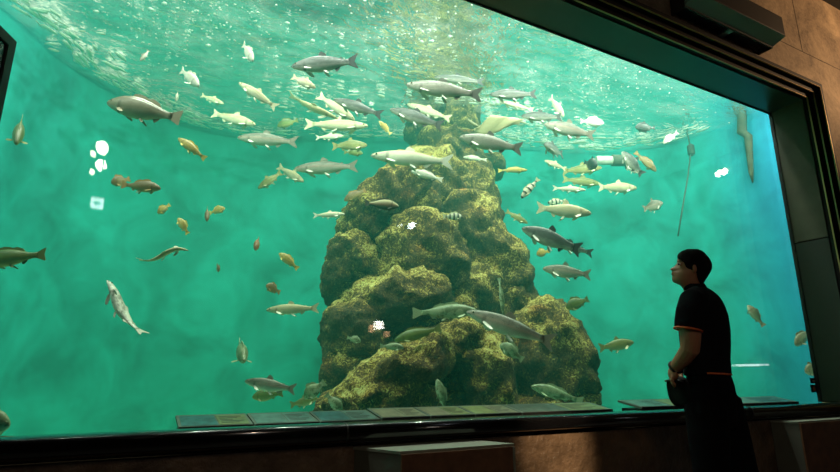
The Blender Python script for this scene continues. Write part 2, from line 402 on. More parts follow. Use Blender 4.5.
# ---------------------------------------------------------------- fish
def fishmat(name, back, mid, belly, spots=.0, spotcol=(.05, .05, .04), stripes=0, lateral=None, rough=.38, metal=.0, blotch=0, lines=False):
    m, nt, out = newmat(name)
    at = N(nt, 'Attribute'); at.attribute_name = 'v'; au = N(nt, 'Attribute'); au.attribute_name = 'u'
    tc = N(nt, 'TexCoord')
    nz = noisetex(nt, tc.outputs['Object'], 14, 3, .5)
    a = N(nt, 'Math', operation='MULTIPLY_ADD'); nt.links.new(nz.outputs['Fac'], a.inputs[0]); a.inputs[1].default_value = .5; nt.links.new(at.outputs['Fac'], a.inputs[2])
    mp = N(nt, 'MapRange'); mp.inputs['From Min'].default_value = -.75; mp.inputs['From Max'].default_value = 1.25; nt.links.new(a.outputs[0], mp.inputs['Value'])
    stops = [(.12, belly), (.38, mid), (.60, [x*.6+y*.4 for x, y in zip(mid, back)]), (.80, back)]
    if lateral: stops = [(.12, belly), (.40, mid), (.52, lateral), (.64, [x*.5+y*.5 for x, y in zip(mid, back)]), (.82, back)]
    r = ramp(nt, mp.outputs[0], stops); col = r.outputs[0]
    def mult(col, fac_out, c, amt=1):
        q = N(nt, 'MixRGB', blend_type='MIX'); q.inputs[2].default_value = (*c, 1)
        nt.links.new(fac_out, q.inputs[0]); nt.links.new(col, q.inputs[1]); return q.outputs[0]
    if spots:
        vo = N(nt, 'TexVoronoi'); vo.inputs['Scale'].default_value = 34; nt.links.new(tc.outputs['Object'], vo.inputs['Vector'])
        s1 = ramp(nt, vo.outputs['Distance'], [(.16, (spots,)*3), (.34, (0, 0, 0))])
        s2 = ramp(nt, mp.outputs[0], [(.40, (0, 0, 0)), (.62, (1, 1, 1))])
        k = N(nt, 'Math', operation='MULTIPLY'); nt.links.new(s1.outputs[0], k.inputs[0]); nt.links.new(s2.outputs[0], k.inputs[1])
        col = mult(col, k.outputs[0], spotcol)
    if blotch:
        nb = noisetex(nt, tc.outputs['Object'], 9, 3, .6); s1 = ramp(nt, nb.outputs['Fac'], [(.48, (0, 0, 0)), (.60, (blotch,)*3)])
        col = mult(col, s1.outputs[0], spotcol)
    if stripes:
        k = N(nt, 'Math', operation='MULTIPLY'); nt.links.new(au.outputs['Fac'], k.inputs[0]); k.inputs[1].default_value = stripes*6.283
        s_ = N(nt, 'Math', operation='SINE'); nt.links.new(k.outputs[0], s_.inputs[0])
        s1 = ramp(nt, s_.outputs[0], [(.35, (0, 0, 0)), (.55, (1, 1, 1))]); col = mult(col, s1.outputs[0], spotcol)
    if lines:      # light reflections along the back, painted in as two pale lines
        s1 = ramp(nt, at.outputs['Fac'], [(.56, (0, 0, 0)), (.60, (1, 1, 1)), (.66, (1, 1, 1)), (.70, (0, 0, 0)), (.78, (0, 0, 0)), (.82, (1, 1, 1)), (.88, (1, 1, 1)), (.92, (0, 0, 0))])
        s2 = ramp(nt, au.outputs['Fac'], [(.30, (0, 0, 0)), (.40, (1, 1, 1)), (.78, (1, 1, 1)), (.83, (0, 0, 0))])
        k = N(nt, 'Math', operation='MULTIPLY'); nt.links.new(s1.outputs[0], k.inputs[0]); nt.links.new(s2.outputs[0], k.inputs[1])
        col = mult(col, k.outputs[0], (.92, .90, .82))
    # gill cover edge
    g = ramp(nt, au.outputs['Fac'], [(.175, (0, 0, 0)), (.20, (.75, .75, .75)), (.215, (.75, .75, .75)), (.235, (0, 0, 0))])
    col = mult(col, g.outputs[0], [x*.45 for x in mid])
    p = N(nt, 'BsdfPrincipled', Roughness=rough); p.inputs['Metallic'].default_value = metal
    nt.links.new(col, p.inputs['Base Color'])
    bp = N(nt, 'Bump', Strength=.15, Distance=.01)
    vs = N(nt, 'TexVoronoi'); vs.inputs['Scale'].default_value = 90; nt.links.new(tc.outputs['Object'], vs.inputs['Vector'])
    nt.links.new(vs.outputs['Distance'], bp.inputs['Height']); nt.links.new(bp.outputs[0], p.inputs['Normal'])
    nt.links.new(p.outputs[0], out.inputs[0]); return m

FK = {   # kind: (body material, fin material, profile, tail fork, dorsal style, word, category)
 'grey':  (fishmat('trout_grey', (.17, .165, .13), (.50, .47, .39), (.80, .76, .66), .8), plain('fin_grey', (.16, .155, .13), .5), 'trout', .35, 'trout'),
 'dark':  (fishmat('trout_dark', (.035, .045, .045), (.17, .18, .165), (.62, .60, .54), .6), plain('fin_dark', (.05, .055, .055), .5), 'trout', .35, 'trout'),
 'silver': (fishmat('trout_silver', (.13, .13, .10), (.52, .49, .41), (.85, .82, .72), .5, lateral=(.60, .46, .38)), plain('fin_silver', (.34, .32, .26), .5), 'trout', .4, 'trout'),
 'cream': (fishmat('trout_cream', (.50, .44, .24), (.78, .72, .48), (.90, .86, .70), .15, (.5, .4, .2)), plain('fin_cream', (.80, .74, .50), .5), 'trout', .35, 'trout'),
 'white': (fishmat('trout_white', (.72, .66, .44), (.90, .86, .70), (.95, .92, .82)), plain('fin_white', (.88, .85, .72), .5), 'trout', .4, 'trout'),
 'olive': (fishmat('fish_olive', (.16, .17, .05), (.40, .38, .13), (.66, .60, .34), .4), plain('fin_olive', (.34, .32, .12), .5), 'trout', .3, 'trout'),
 'green': (fishmat('fish_green', (.10, .14, .04), (.24, .28, .07), (.42, .42, .16), .2), plain('fin_green', (.22, .24, .07), .5), 'bass', .15, 'long'),
 'yellow': (fishmat('fish_yellow', (.42, .30, .06), (.70, .52, .14), (.80, .68, .36), .3, (.25, .14, .03)), plain('fin_yellow', (.80, .62, .14), .5), 'bass', .12, 'long'),
 'brown': (fishmat('fish_brown', (.17, .10, .04), (.34, .22, .09), (.50, .36, .18), .4), plain('fin_brown', (.46, .25, .08), .5), 'bass', .08, 'long'),
 'red':   (fishmat('fish_red', (.26, .11, .05), (.42, .20, .10), (.55, .34, .2)), plain('fin_red', (.45, .2, .09), .5), 'deep', .05, 'long'),
 'bass':  (fishmat('bass_grey', (.20, .18, .11), (.42, .38, .26), (.66, .62, .48), .5), plain('fin_bass', (.34, .30, .20), .5), 'bass', .06, 'long'),
 'bass_glint': (fishmat('bass_back_glints', (.20, .17, .10), (.40, .36, .24), (.62, .58, .44), .5, lines=True), plain('fin_bass_pale', (.40, .34, .22), .5), 'bass', .06, 'long'),
 'blotched': (fishmat('trout_blotched', (.55, .52, .44), (.80, .76, .66), (.90, .87, .80), .0, (.22, .22, .18), blotch=.85), plain('fin_blotched', (.5, .48, .4), .5), 'trout', .35, 'trout'),
 'mottle': (fishmat('fish_mottled', (.20, .26, .14), (.42, .48, .30), (.60, .64, .46), .0, (.10, .14, .06), blotch=.8), plain('fin_mottled', (.34, .40, .24), .5), 'bass', .05, 'long'),
 'stripe': (fishmat('fish_striped', (.62, .58, .42), (.80, .76, .60), (.88, .85, .75), 0, (.035, .035, .03), stripes=5), plain('fin_striped', (.70, .66, .42), .5), 'bass', .1, 'long'),
 'maroon': (fishmat('fish_maroon', (.46, .38, .2), (.20, .09, .05), (.015, .015, .015)), plain('fin_maroon', (.05, .04, .03), .5), 'bass', .1, 'long'),
 'black': (fishmat('fish_black', (.03, .04, .045), (.06, .075, .075), (.14, .15, .14)), plain('fin_black', (.035, .045, .05), .5), 'deep', .3, 'trout'),
 'pale':  (fishmat('fish_pale', (.55, .50, .42), (.82, .77, .68), (.92, .88, .80), 0), plain('fin_pale', (.80, .74, .64), .5), 'bass', .25, 'long'),
}
BELLY = {}
for k_, c_ in dict(grey=(.78, .75, .66), dark=(.72, .70, .64), silver=(.85, .82, .74), cream=(.90, .86, .70), white=(.92, .90, .82), olive=(.70, .66, .42), blotched=(.6, .58, .5)).items(): BELLY[k_] = plain('belly_fin_'+k_, c_, .5)
EYE_M = plain('fish_eye', (.012, .012, .012), .15); EYE_R = plain('fish_iris', (.62, .55, .36), .3)
PROF = {
 'trout': [(0, .004, -.006), (.025, .026, -.026), (.07, .046, -.044), (.13, .064, -.060), (.20, .082, -.077), (.30, .099, -.095), (.42, .106, -.106), (.55, .096, -.097), (.66, .075, -.076), (.75, .052, -.052), (.82, .040, -.039), (.87, .042, -.041)],
 'bass': [(0, .004, -.012), (.02, .026, -.034), (.06, .056, -.056), (.12, .090, -.078), (.20, .124, -.104), (.32, .148, -.126), (.44, .145, -.126), (.56, .122, -.108), (.67, .086, -.078), (.76, .056, -.050), (.82, .046, -.042), (.87, .050, -.046)],
 'deep': [(0, .0, -.02), (.02, .035, -.045), (.06, .082, -.078), (.12, .135, -.115), (.20, .180, -.155), (.32, .215, -.190), (.45, .210, -.190), (.57, .165, -.155), (.68, .105, -.100), (.77, .062, -.058), (.83, .050, -.046), (.88, .054, -.05)],
}
BASEH = {'trout': .212, 'bass': .274, 'deep': .405}
def interp(tab, t):
    for a, b in zip(tab, tab[1:]):
        if a[0] <= t <= b[0]:
            k = (t-a[0])/(b[0]-a[0]); k = k*k*(3-2*k)*.35 + k*.65
            return a[1]+(b[1]-a[1])*k, a[2]+(b[2]-a[2])*k
    return tab[-1][1], tab[-1][2]

def make_fish(name, label, cat, kind, group, nose, tail, hgt, bend=0, sbend=0, roll=0, detail=2, tailless=False, wide=None):
    mat, fin, prof, fork, style = FK[kind]
    tab = PROF[prof]
    nose = Vector(nose); tail = Vector(tail); L = (nose-tail).length
    zs = hgt/(L*BASEH[prof]); ws = wide if wide else (.30*zs**.6)
    X = (nose-tail).normalized(); Y = UP.cross(X)
    Y = RIGHT.copy() if Y.length < .05 else Y.normalized()
    Z = X.cross(Y)
    Mx = Matrix((X, Y, Z)).transposed().to_4x4() @ Matrix.Rotation(R(roll), 4, 'X')
    Mx.translation = (nose+tail)/2
    root = thing(name, label, cat, group=group)
    root.matrix_world = Mx @ Matrix.Scale(L, 4)
    def pos(t, y, z):
        off = bend*((t-.30)*abs(t-.30) + .09*(1-t) - .49*t) + sbend*math.sin(t*6.283)*.5
        return Vector((.5-t, y+off, z*zs))
    # body: lofted rings
    bm = bmesh.new(); vl = bm.verts.layers.float.new('v'); ul = bm.verts.layers.float.new('u')
    ns, sg = 22, 16; rings = []
    for i in range(1, ns+1):
        t = .87*(i/ns)**1.15
        tp, bt = interp(tab, t); c = (tp+bt)/2; h = (tp-bt)/2
        wd = h*ws/.30*.62 if t < .6 else h*ws/.30*(.62-.32*(t-.6)/.27)
        wd *= zs**.0
        ring = []
        for k in range(sg):
            an = 2*math.pi*k/sg
            v = bm.verts.new(pos(t, wd*math.sin(an), c + h*math.cos(an))); v[vl] = math.cos(an); v[ul] = t; ring.append(v)
        rings.append(ring)
    nv = bm.verts.new(pos(0, 0, -.006)); nv[vl] = 0; nv[ul] = 0
    for k in range(sg): bm.faces.new((nv, rings[0][k], rings[0][(k+1) % sg]))
    for a, b in zip(rings, rings[1:]):
        for k in range(sg): bm.faces.new((a[k], b[k], b[(k+1) % sg], a[(k+1) % sg]))
    bm.faces.new(rings[-1][::-1])
    obj('body', bm, mat, root, smooth=True)
    # a fin: outline points (t, z) plus a lateral splay function; a real thin wedge with rays
    def fin_obj(nm, outline, lat=lambda t, z: 0, th=.006, parent=root, m=fin):
        bm = bmesh.new(); A = []; B = []
        for t, z in outline:
            e = lat(t, z)
            A.append(bm.verts.new(pos(t, e+th/2, z))); B.append(bm.verts.new(pos(t, e-th/2, z)))
        n = len(A)
        ca = sum((v.co for v in A), Vector())/n; cb = sum((v.co for v in B), Vector())/n
        va = bm.verts.new(ca); vb = bm.verts.new(cb)
        for k in range(n):
            j = (k+1) % n
            bm.faces.new((va, A[k], A[j])); bm.faces.new((vb, B[j], B[k])); bm.faces.new((A[k], B[k], B[j], A[j]))
        return obj(nm, bm, m, parent)
    def top(t): return interp(tab, t)[0]
    def bot(t): return interp(tab, t)[1]
    S = BASEH[prof]/.212
    low = BELLY.get(kind, fin)
    if not tailless:
        hs = .105*(1 if prof == 'trout' else .95)/max(zs, .6)**.35
        fk = .15*fork*1.0
        fin_obj('tail_fin', [(.84, .036), (.90, .060), (.985, hs), (1.0, hs*.94), (1.0-fk*.55, hs*.4), (1.0-fk, 0), (1.0-fk*.55, -hs*.4), (1.0, -hs*.94), (.985, -hs), (.90, -.060), (.84, -.036)])
    if style == 'trout':
        fin_obj('dorsal_fin', [(.40, top(.40)-.012), (.435, top(.43)+.050), (.46, top(.45)+.064), (.53, top(.52)+.030), (.53, top(.53)-.012)])
        if detail > 1: fin_obj('adipose_fin', [(.715, top(.715)-.008), (.75, top(.75)+.020), (.765, top(.765)+.012), (.755, top(.755)-.008)])
    else:
        fin_obj('dorsal_fin', [(.28, top(.28)-.02), (.31, top(.31)+.032), (.38, top(.38)+.044), (.46, top(.46)+.036), (.50, top(.50)+.024), (.57, top(.57)+.046), (.66, top(.66)+.038), (.69, top(.69)+.006), (.68, top(.68)-.015)])
    if detail > 0:
        fin_obj('anal_fin', [(.64, bot(.64)+.012), (.66, bot(.66)-.034), (.685, bot(.685)-.046), (.73, bot(.73)-.016), (.735, bot(.735)+.01)])
        for s in (1, -1):
            h = (top(.22)-bot(.22))/2*zs
            w0 = (top(.22)-bot(.22))/2*ws/.30*.56
            zz = -.045*S
            fin_obj('pectoral_fin', [(.21, zz+.012), (.27, zz-.012), (.325, zz-.050), (.30, zz-.064), (.25, zz-.046), (.20, zz-.012)],
                    lat=lambda t, z, s=s: s*(w0*.85 + max(0, zz-z)*1.3), m=low)
            if detail > 1 or style == 'trout':
                zb = bot(.50)
                fin_obj('pelvic_fin', [(.485, zb+.020), (.535, zb-.012), (.57, zb-.046), (.545, zb-.050), (.49, zb-.014)],
                        lat=lambda t, z, s=s: s*(.022 + max(0, zb-z)*.7), m=low)
    if detail > 1:
        ws_ = ws/.30*.62; pts = []
        for q in range(-6, 7):
            t = .004 + .052*abs(q)/6; tp, bt = interp(tab, t); c = (tp+bt)/2; h = (tp-bt)/2
            pts.append(pos(t, (1 if q > 0 else -1 if q < 0 else 0)*h*ws_*.99, c - h*.28 - .006*abs(q)/6))
        bm = bmesh.new(); tube(bm, pts, .0032, 6); obj('mouth', bm, EYE_M, root, smooth=True)
        for s in (1, -1):
            tp, bt = interp(tab, .075); c = (tp+bt)/2; h = (tp-bt)/2
            wd = h*ws/.30*.62
            ct = pos(.075, s*wd*.88, c+h*.36)
            for nm, m_, r_, dx in (('iris', EYE_R, .0150, 0), ('eye', EYE_M, .0105, .0075)):
                bm = bmesh.new(); bmesh.ops.create_icosphere(bm, subdivisions=2, radius=r_)
                for v in bm.verts: v.co = Vector((v.co.x, v.co.y*.7 + s*dx, v.co.z)) + ct
                obj(nm, bm, m_, root, smooth=True)
    return root

def max_y_ok(px, py, y, hm=.12):
    """move a fish nearer the pane until it is under the surface and clear of the tank wall"""
    while y > .15:
        P = aty(px, py, y)
        if P.z < WATER_Z - hm and inside(P.x, P.y+.18) and inside(P.x-.15, P.y) and inside(P.x+.15, P.y): return y
        y -= .05
    return y
def fish(kind, nx, ny, tx, ty, h, y, label, name='trout', dn=0, detail=None, **kw):
    y = min(max_y_ok(nx, ny, y), max_y_ok(tx, ty, y))
    mx_, my_ = (nx+tx)/2, (ny+ty)/2
    def touches(y):
        for k in range(5):
            P = aty(nx+(tx-nx)*k/4, ny+(ty-ny)*k/4, y); rad = (h*.6 + 1.5)*px_scale(mx_, my_, y) + abs(dn)*.3
            hit = ROCK_BVH.ray_cast(Vector((0, -DIST, EYE)), (P-Vector((0, -DIST, EYE))).normalized())
            if hit[0] is not None and hit[3] < (P-Vector((0, -DIST, EYE))).length + rad: return True
            q = ROCK_BVH.find_nearest(P, rad)
            if q[0] is not None: return True
        return False
    while y > .25 and touches(y): y -= .05
    c = aty(mx_, my_, y); cam0 = Vector((0, -DIST, EYE)); dist = (c-cam0).dot(FWD)
    def onplane(px, py, d):
        r_ = ray(px, py); return cam0 + r_*((dist+d)/r_.dot(FWD))
    a = onplane(nx, ny, -dn/2); b = onplane(tx, ty, dn/2)
    s = dist/ray(mx_, my_).dot(FWD)
    L = math.hypot(nx-tx, ny-ty)
    if detail is None: detail = 2 if L > 34 else 1 if L > 13 else 0
    return make_fish(name, label, 'fish', kind, GROUPS.get(name, 'fish swimming in the tank'), a, b, h*s, detail=detail, **kw)
GROUPS = {'trout': 'trout swimming in the tank', 'small_fish': 'small fish swimming in the tank', 'sea_bass': 'bass swimming in the tank'}

# nose px, tail px, body height px, distance behind the pane
fish('bass_glint', 106.8, 102, 181, 118, 23, .55, 'large grey bass with two pale painted glints on its back at the upper left', 'sea_bass', bend=.12)
fish('green', 16, 144, 22, 119, 14, .7, 'stubby green perch pointing down, alone below the dark screen', 'perch', dn=.22)
fish('pale', 199, 86, 181, 70, 11, .9, 'stubby pinkish white fish with raised tail, above the large grey bass', 'small_fish', dn=.2)
fish('pale', 176, 101, 178, 92, 6, 1.6, 'tiny faint pale fish between the grey bass and the stubby white fish', 'small_fish', dn=.05)
fish('silver', 140, 61, 149, 50, 5, 1.0, 'tiny silvery fish near the surface, highest on the left side', 'small_fish')
fish('cream', 238.6, 82.6, 277, 108, 9.5, .9, 'slim cream fish swimming up left, its pelvic fin white, left of the topmost trout', 'trout', bend=-.1)
fish('cream', 256, 125, 212, 113, 11, 1.5, 'yellowish cream fish facing right, just above the pinkish grey trout', 'trout')
fish('cream', 224, 104, 201, 95, 6, 2.0, 'faint thin cream fish just under the waterline, above the yellowish cream fish', 'small_fish')
fish('green', 277, 126, 298, 120, 9, 2.3, 'blurred grey green fish in the bright band above the pinkish grey trout', 'small_fish')
fish('silver', 237, 137.5, 298, 142, 13.5, 1.2, 'pinkish grey trout facing left with three white belly fins, left of the rock', 'trout')
fish('pale', 253, 61, 243, 44, 10, .8, 'small pinkish fish nosing down, left of the topmost dark trout', 'small_fish', dn=.15)
fish('dark', 291, 66.5, 358, 61, 18, .6, 'large blue grey trout facing left with white pelvic fin, topmost of the big fish', 'trout')
fish('cream', 315.6, 88, 292, 76.5, 9, .8, 'small cream fish diving right, right below the topmost large trout', 'small_fish')
fish('cream', 338, 119, 289, 94, 7.5, 1.3, 'long thin cream fish with a narrow tail stalk, left one of a crossing pair', 'trout', bend=.25, roll=60)
fish('cream', 355, 120.5, 318, 95, 10.5, 1.1, 'plump cream fish diving right beside the thin tailed one', 'trout')
fish('dark', 333.4, 99.5, 382.5, 115, 12, .9, 'dark grey trout swimming left, just right of the plump cream fish', 'trout')
fish('cream', 368.6, 126, 304.5, 124, 12, 1.4, 'long cream trout facing right with a large side fin, under the diving cream fish', 'trout')
fish('white', 344, 136, 315.6, 137.5, 6, 1.8, 'small pale fish tucked under the belly of the long cream trout', 'small_fish')
fish('yellow', 379, 121, 391, 134, 5.5, 1.2, 'small bent yellow fish below the tail of the dark grey trout', 'small_fish', bend=.5)
fish('olive', 367.5, 145, 332, 146.5, 11, 1.6, 'olive grey trout facing right, left of the big white trout', 'trout', bend=.25)
fish('green', 363, 153, 344, 152, 7, 1.9, 'small greenish fish hidden below the olive grey trout', 'small_fish')
fish('cream', 304, 182, 278, 166, 8.5, 1.3, 'right one of two small cream fish with crossing tails', 'trout', bend=-.2)
fish('olive', 258, 188.5, 281.5, 172, 8.5, 1.5, 'left one of two small cream fish with crossing tails', 'trout')
fish('silver', 293.7, 169, 358, 166, 14, 1.2, 'pale silver trout with a dark tail, facing left above the rock shoulder', 'trout')
fish('brown', 344, 200.5, 366, 190, 9, 1.5, 'small brown fish slanting up to the left flank of the rock', 'small_fish')
fish('grey', 405.5, 84.5, 482, 95, 17, .5, 'large pale silver trout with a dark eye, foremost in front of the rock reflection', 'trout')
fish('dark', 434, 77, 484, 82, 9, 1.0, 'dark trout partly behind the large pale silver trout', 'trout')
fish('dark', 389.6, 109, 443, 126, 13.5, .9, 'dark grey trout slanting left across the top of the rock', 'trout')
fish('cream', 406.7, 104, 451, 119, 9, 1.5, 'cream fish just behind and above the dark trout at the rock top', 'trout')
fish('white', 370.4, 155.4, 453, 162, 16, .9, 'big white trout facing left in front of the upper rock', 'trout')
fish('pale', 411, 171, 443, 180, 8, 1.2, 'blurred pale fish against the rock below the big white trout', 'trout')
fish('dark', 489.5, 94.5, 536.5, 94, 11.5, .8, 'dark trout facing left above the pale ray shape', 'trout')
fish('cream', 499, 101, 534, 110, 5.5, 1.2, 'slim cream fish right under the dark trout above the ray shape', 'trout')
fish('dark', 521, 116, 562, 117, 10.5, 1.0, 'grey trout partly covered by the silver trout, right of the pale ray shape', 'trout')
fish('white', 564, 117, 550, 97, 8, 1.1, 'stubby white bellied fish hanging nose down above the silver trout', 'small_fish', dn=.15)
fish('silver', 544, 124, 595, 135.5, 14.5, .7, 'silver trout facing left with shining flank, right of the pale ray shape', 'trout')
fish('pale', 604, 123, 580, 121, 10, 1.2, 'blurred pale fish right of the silver trout, its head in shadow', 'small_fish')
fish('dark', 544, 144, 563, 154.5, 12, 1.0, 'stubby dark blue fish seen from the front, under the silver trout', 'small_fish', dn=.3)
fish('grey', 459, 137, 522.5, 149, 16.5, .6, 'large grey trout with a tall dorsal fin, right of the rock peak', 'trout')
fish('pale', 463, 157, 487, 160, 5, 1.7, 'small pale fish below the large grey trout by the rock peak', 'small_fish')
fish('yellow', 527.5, 170, 498, 170.5, 5.5, 1.3, 'slim yellow fish facing right below the large grey trout', 'small_fish')
fish('stripe', 521, 198.5, 538.5, 178.5, 7, .9, 'black and white banded fish nosing down right of the rock', 'striped_fish')
fish('cream', 544.5, 160.5, 566, 169, 6, 1.4, 'small cream fish leading the pale shoal, farthest up left of it', 'small_fish')
fish('olive', 602, 167.5, 562, 171, 10, 1.4, 'olive grey fish facing right behind the dark diving fish', 'trout')
fish('black', 597, 166, 584, 162, 12, 1.1, 'near black fish turned away, overlapping the olive grey one', 'small_fish', dn=.2)
fish('white', 586, 190, 552.5, 188, 6, 1.2, 'slim whitish fish below the olive grey pair in the shoal', 'trout')
fish('olive', 601, 184, 562.5, 179, 9, 1.6, 'olive fish whose nose meets the next tail in the pale shoal', 'trout')
fish('cream', 637, 188, 598, 187, 11, 1.2, 'plump cream fish facing right at the right end of the shoal', 'trout')
fish('stripe', 547.5, 203, 566, 200.5, 6, 1.6, 'dark banded fish partly hidden behind the big olive cream trout', 'striped_fish')
fish('cream', 591.6, 213.5, 536.3, 207.5, 14.5, .7, 'big olive cream trout facing right, lowest of the pale shoal', 'trout')
fish('dark', 622, 151.5, 643, 175, 12, .9, 'dark trout slanting down, left one of three close together', 'trout')
fish('brown', 656.5, 171.5, 635, 152, 8, 1.1, 'brown fish slanting down to the right, rightmost of three close together', 'trout')
fish('grey', 626, 164, 641, 174, 8, 1.3, 'small grey fish under the dark slanting trout', 'small_fish')
fish('silver', 663, 202.5, 643, 209, 11, .9, 'stubby silver fish facing up right, right of the shoal', 'small_fish', dn=.1)
fish('black', 635, 127, 655.5, 128, 10.5, .9, 'small black fish facing left, alone at upper right', 'small_fish')
fish('pale', 663, 143.5, 678, 132, 6.5, 1.1, 'small pale fish with white belly fins, right of the black fish', 'small_fish')
fish('olive', 528, 223.5, 506, 211, 6.5, 1.3, 'small yellow olive fish diving just above the large dark trout', 'small_fish')
fish('dark', 521.5, 228, 581, 250, 18, .6, 'large dark trout with open mouth, right of the rock shoulder', 'trout')
fish('dark', 548, 240, 593, 253.5, 10, .9, 'dark fish behind the large open mouthed trout, only its tail clear', 'trout')
fish('yellow', 536.5, 254.5, 549, 251, 8, 1.1, 'tiny yellow fish below the large dark trout', 'small_fish')
fish('silver', 542.5, 268.5, 591, 275, 13, .8, 'grey silver trout facing left, below the tiny yellow fish', 'trout')
fish('green', 566, 308, 588.5, 299, 12, 1.8, 'blurred olive green fish above the right boulder', 'small_fish')
fish('olive', 634, 342, 599, 348, 11, 1.0, 'olive fish facing right, between the rock and the standing man', 'trout')
fish('brown', 161, 188.5, 121.5, 184.5, 12, .8, 'brown fish with orange tail facing right, below the lamp glints', 'small_fish')
fish('brown', 111, 183, 130, 179, 10.5, 1.1, 'brown fish half behind the orange tailed fish', 'small_fish', dn=.1)
fish('yellow', 157.5, 213.5, 170, 204.5, 8, 1.0, 'tiny yellow fish pointing down left, below the orange tailed fish', 'small_fish')
fish('yellow', 178, 218, 188, 234, 8, 1.0, 'tiny yellow brown fish with its tail down, below the orange tailed fish', 'small_fish')
fish('brown', 207, 221, 207, 208, 8, 1.0, 'tiny dark brown fish facing out of a close pair', 'small_fish', dn=.12)
fish('yellow', 225, 208, 209.5, 213, 7.5, 1.2, 'tiny yellow fish at the right of a close pair', 'small_fish')
fish('red', 255, 250, 259, 238, 9, 1.1, 'tiny reddish fish above left of the yellow diving fish', 'small_fish', dn=.12)
fish('yellow', 279, 253, 298, 269, 8.5, .9, 'small mottled yellow fish with tail down, left of the rock', 'small_fish')
fish('brown', 219, 271.5, 217, 264, 6, 1.4, 'tiniest brown fish, alone in open water left of the reddish fish', 'small_fish', dn=.05)
fish('brown', 266, 285, 280, 292.5, 9.5, 1.0, 'tiny dark fish with a brown tail, above the pinkish cream fish', 'small_fish', dn=.08)
fish('cream', 266, 310, 319, 308, 10.5, .8, 'pinkish cream fish with a forked tail, left of the lower rock', 'trout')
fish('yellow', 178, 138, 205.5, 159, 9, .7, 'bright yellow fish pointing up left, above the orange tailed fish', 'small_fish', bend=-.15)
fish('green', -22, 262, 46, 254, 18, .6, 'olive green fish cut off by the left edge, only its rear half seen', 'trout')
fish('cream', 188.5, 250.5, 137.5, 259, 6, .7, 'thin wavy yellowish fish swimming right in open water', 'eel_like_fish', sbend=.15, roll=80)
fish('blotched', 107, 280, 145, 334, 13.5, .5, 'silver white fish with dark blotches, standing almost upright', 'trout', bend=.55, roll=75)
fish('mottle', 244, 361, 239, 343, 16, .7, 'grey green fish facing the glass with both side fins spread', 'small_fish', dn=.40)
fish('silver', 244.6, 381, 296, 389.5, 12.5, .6, 'sleek silver fish with dark tail, lowest left of the rock', 'trout')
fish('green', 252, 397, 283, 393, 12, 1.0, 'yellow green fish half hidden under the sleek silver fish', 'small_fish')
fish('olive', 318, 398, 290, 405, 9, 1.0, 'dark olive fish at the left foot of the rock, mostly its tail', 'small_fish')
fish('mottle', 304, 398, 325, 382, 14, .75, 'mottled pale green fish with spread fins by the foot of the rock', 'small_fish')
fish('mottle', 342, 411, 326, 394, 11, .55, 'mottled pale green fish nosing down onto the information boards', 'small_fish')
fish('white', 345, 214, 313, 215.5, 6, 1.2, 'small white fish facing right, left of the upper rock', 'small_fish')
fish('maroon', 399, 206.5, 365, 203, 11, 1.0, 'dark bellied fish with pale back against the upper rock', 'small_fish')
fish('stripe', 463, 217, 443, 216.5, 8, 1.0, 'small dark fish with pale yellow outline on the rock, right of a glint', 'small_fish')
fish('mottle', 478, 311, 412.5, 313, 14.5, .75, 'pale green trout facing right, its head behind the big silver fish', 'trout')
fish('silver', 466, 311.5, 555, 343, 19, .35, 'biggest silver fish with pinkish flank, in front of the lower rock', 'trout')
fish('green', 394, 340.5, 441, 328, 12, .7, 'dark green fish lying along a crevice of the lower rock', 'small_fish')
fish('mottle', 404, 347.5, 380, 346, 7.5, .72, 'small pale green fish over the left front boulder', 'small_fish')
fish('mottle', 361, 341.5, 347, 337.5, 7, .95, 'tiny pale green fish poking out of the left crevice', 'small_fish')
fish('mottle', 503, 314, 499, 278, 4.5, .95, 'ribbon thin pale fish hanging upright on the rock face', 'eel_like_fish', detail=0, bend=.15)
fish('mottle', 437, 379, 446, 412, 9.5, .62, 'smooth grey green fish standing on its tail at the rock foot', 'small_fish')
fish('mottle', 530.5, 386, 583, 401.5, 12, .7, 'pale green fish with a white side fin resting under the right boulder', 'small_fish', bend=.12)
fish('mottle', 500, 344, 523, 360, 13, .7, 'grey green fish in the crevice below the biggest silver fish', 'small_fish')
fish('bass', 747.5, 305, 764, 326, 9, .6, 'speckled grey fish swimming up left, right of the standing man', 'small_fish', bend=.2)
fish('bass', 795, 345.5, 811, 329, 11, .5, 'grey fish nosing down beside the right edge of the glass', 'small_fish', dn=.05)
fish('bass', 804.5, 371.5, 822, 368, 12, .4, 'grey fish half hidden by the right edge, above the small signs', 'small_fish')
fish('mottle', 10.5, 424, -34, 424, 26, .25, 'blurred pale fish head cut off by the lower left corner', 'trout')

